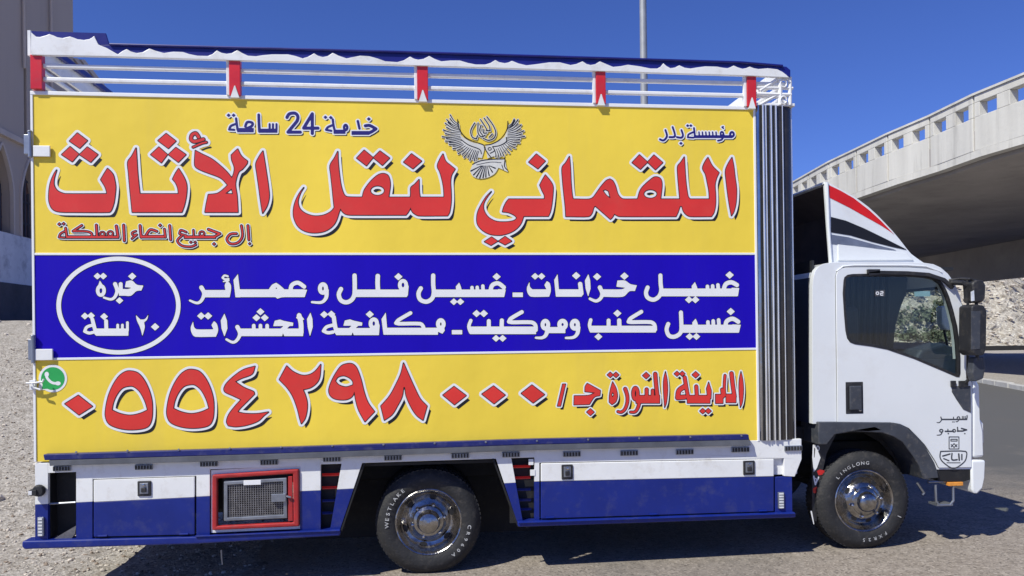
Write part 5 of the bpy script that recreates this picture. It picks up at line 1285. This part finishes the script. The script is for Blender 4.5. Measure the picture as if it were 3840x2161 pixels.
def pt(s):
    s = max(0, min(lens[-1]-1e-6, s)); i = max(j for j in range(len(lens)) if lens[j] <= s); i = min(i, len(path)-2)
    return path[i].lerp(path[i+1], (s-lens[i])/(lens[i+1]-lens[i]))
sA = arc(W_[0]); TH = .26
def block(mb, sa, sb, z0, z1, o0=0, o1=TH):
    A, B = CH[2], CH[3]; a, b = A.lerp(B, (sa-CH[0])/(CH[1]-CH[0])), A.lerp(B, (sb-CH[0])/(CH[1]-CH[0])); e = (b-a).normalized(); nn_ = Vector((e.y, -e.x))      # away from the camera side
    q = [a+nn_*o0, b+nn_*o0, b+nn_*o1, a+nn_*o1]
    mb.add([(p.x, p.y, z0) for p in q]+[(p.x, p.y, z1) for p in q], [(3, 2, 1, 0), (4, 5, 6, 7), (0, 1, 5, 4), (1, 2, 6, 5), (2, 3, 7, 6), (3, 0, 4, 7)])
zo0, zo1 = ZP-.66, ZP-.27
kmin, kmax = -4, 60
for k in range(kmin, kmax, 2):
    sa = sA+(k-.5)*step; sb = sA+(k+1.5)*step
    if sb > lens[-1]-1: break
    CH = (sa, sb, pt(sa), pt(sb))
    mb = MB()
    block(mb, sa+.035, sb-.035, ZS, zo0); block(mb, sa+.035, sb-.035, zo1, ZP-.06)
    xs_ = [sa+.035]
    for j in (0, 1):
        c = sA+(k+j)*step; xs_ += [c-step*.29, c+step*.29]
    xs_.append(sb-.035)
    for j in (0, 2, 4): block(mb, xs_[j], xs_[j+1], zo0, zo1)
    mb.build('parapet_panel', m_con, fly, bevel=.015)
    mb = MB(); block(mb, sa, sb, ZP-.06, ZP, -.04, TH+.04); mb.build('coping', m_con, fly)
smax = lens[-1]-.5
P_ = [pt(sA+(kmin-.5)*step+(smax-(sA+(kmin-.5)*step))*i/40) for i in range(41)]
WDK = 14.5
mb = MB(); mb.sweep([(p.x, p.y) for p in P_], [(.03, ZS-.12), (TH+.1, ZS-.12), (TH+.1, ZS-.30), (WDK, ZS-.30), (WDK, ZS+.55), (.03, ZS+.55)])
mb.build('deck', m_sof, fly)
mb = MB(); mb.sweep([(p.x, p.y) for p in P_], [(.0, ZS-.20), (.0, ZS-.002), (.30, ZS-.002), (.30, ZS-.20)]); mb.build('edge_beam', m_con, fly)
for off, dep in ((WDK-.5, 2.2),):
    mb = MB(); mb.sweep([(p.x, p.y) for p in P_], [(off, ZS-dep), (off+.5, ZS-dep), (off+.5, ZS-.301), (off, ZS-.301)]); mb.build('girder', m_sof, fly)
mb = MB(); mb.sweep([(p.x, p.y) for p in P_], [(WDK-.25, ZS+.55), (WDK, ZS+.55), (WDK, ZP), (WDK-.25, ZP)]); mb.build('far_parapet', m_con, fly)
s_p = arc(P2[0])
for s in (s_p-14, s_p+24, s_p+56):
    a = pt(s); b = pt(s+1); e = (b-a).normalized(); nn_ = Vector((e.y, -e.x)); c = a+nn_*7.2
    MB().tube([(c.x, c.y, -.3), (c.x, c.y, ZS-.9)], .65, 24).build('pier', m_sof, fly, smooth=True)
# ------------------------------------------------------------------ rocky bank beyond the flyover
v = []; f = []; n1, n2 = 90, 44
for i in range(n1+1):
    px = 2900+(4300-2900)*i/n1
    for j in range(n2+1):
        t = j/n2; y = 52+18*t
        base = at(px, 1297, 52)
        dx = base.x-CX; x = CX+dx*(y-CY)/(52-CY)
        zt_ = at(px, 1000, 66).z
        if px > 3770: zt_ -= (px-3770)*.016
        z = .25+(zt_-.25)*smooth(0, .75, t)**.8
        z += .42*t*mn.fractal(Vector((x*.35, y*.4, z*.6)), .8, 2.1, 4)+.30*mn.noise(Vector((x*.9, z*2.5, 1)))*(1 if t > .05 else 0)
        v.append((x, y-.5*mn.noise(Vector((x*.7, z*1.6, 4))), z))
for i in range(n1):
    for j in range(n2):
        a = i*(n2+1)+j; f.append((a, a+n2+1, a+n2+2, a+1))
struct(MB().add(v, f).build('hillside', m_hil, fix=False))
# low dark wall added to fill out the dark band under the flyover
a, b = at(3000, 1300, 47), at(4300, 1300, 47)
lw_ = MB().box(a.x, b.x, 46.8, 47.2, -.2, at(3770, 1297, 47).z).build('dark_band_wall', m_lwl, None); tag(lw_, 'long low dark wall added for the dark band at the foot of the rocky bank', 'wall')
# boulders and shrubs on the bank, seen beside and through the cab
rnd = random.Random(12)
def hz(px, t): # point of the bank
    y = 52+18*t; base = at(px, 1297, 52); x = CX+(base.x-CX)*(y-CY)/(52-CY); zt_ = at(px, 1000, 66).z; return Vector((x, y, .25+(zt_-.25)*smooth(0, .75, t)**.8))
mb = MB()
for k in range(550):
    p = hz(rnd.uniform(3150, 4000), rnd.uniform(.02, .7)); s = rnd.uniform(.07, .24)
    vv = [(p.x+s*rnd.uniform(.6, 1.3)*a, p.y-.2+s*rnd.uniform(.6, 1.3)*b, p.z+s*.7*rnd.uniform(.6, 1.2)*c) for a, b, c in ((1, 0, 0), (-1, 0, 0), (0, 1, 0), (0, -1, 0), (0, 0, 1), (0, 0, -1), (.7, -.7, .6), (-.7, -.7, .5))]
    mb.add(vv, [(0, 6, 4), (6, 7, 4), (7, 1, 4), (1, 2, 4), (2, 0, 4), (0, 3, 6), (3, 7, 6), (3, 1, 7), (0, 5, 3), (1, 5, 3), (1, 5, 2), (2, 5, 0)])
o = mb.build('bank_rubble', m_stn, fix=False); o['kind'] = 'stuff'
def shrub(px, t, R0, i):
    p = hz(px, t); mb = MB(); r_ = random.Random(i)
    for k in range(420):
        th, ph = r_.uniform(0, 6.28), math.acos(r_.uniform(-.2, 1)); rr = R0*(r_.uniform(.3, 1)**.5)*(1+.3*math.sin(th*3+i))
        c = Vector((p.x+rr*math.sin(ph)*math.cos(th), p.y-.3+rr*math.sin(ph)*math.sin(th), p.z+.1+rr*.8*math.cos(ph))); s = .10*R0+.03
        a = Vector((r_.uniform(-1, 1), r_.uniform(-1, 1), r_.uniform(-1, 1))).normalized()*s; b = a.cross(Vector((r_.uniform(-1, 1), r_.uniform(-1, 1), r_.uniform(-1, 1)))).normalized()*s*.7
        mb.add([c-a, c+b, c+a, c-b], [(0, 1, 2, 3)])
    o = thing('shrub', (p.x, p.y-.3, p.z), '', 'shrub', 'shrubs on the rocky bank')
    mb.build('foliage', m_shb, o, fix=False); MB().tube([(p.x, p.y-.3, p.z-.2), (p.x+.05, p.y-.3, p.z+R0*.5)], [.05, .02], 6).build('stem', m_stn2, o)
    return o
sh_ = [(3395, .10, 1.0), (3440, .22, 1.3), (3490, .08, 1.1), (3535, .28, 1.2), (3470, .42, 1.0), (3400, .4, 1.1), (3560, .12, .9), (3340, .2, 1.2)]
for i, (px, t, r0) in enumerate(sh_):
    o = shrub(px, t, r0, i); o['label'] = ['dusty shrub low on the rocky bank, in the left part of the cab window view', 'wide dusty shrub at the middle of the cab window view', 'low dusty shrub at the foot of the bank, right of centre in the cab window', 'shrub high on the bank beside the small mirror seen through the cab window', 'highest shrub on the bank, under the pale blue windscreen sticker', 'upper shrub on the bank next to the dark sheet added in the cab window', 'small shrub on the bank below the small mirror in the cab window', 'shrub on the bank hidden mostly by the dark sheet added in the cab window'][i]
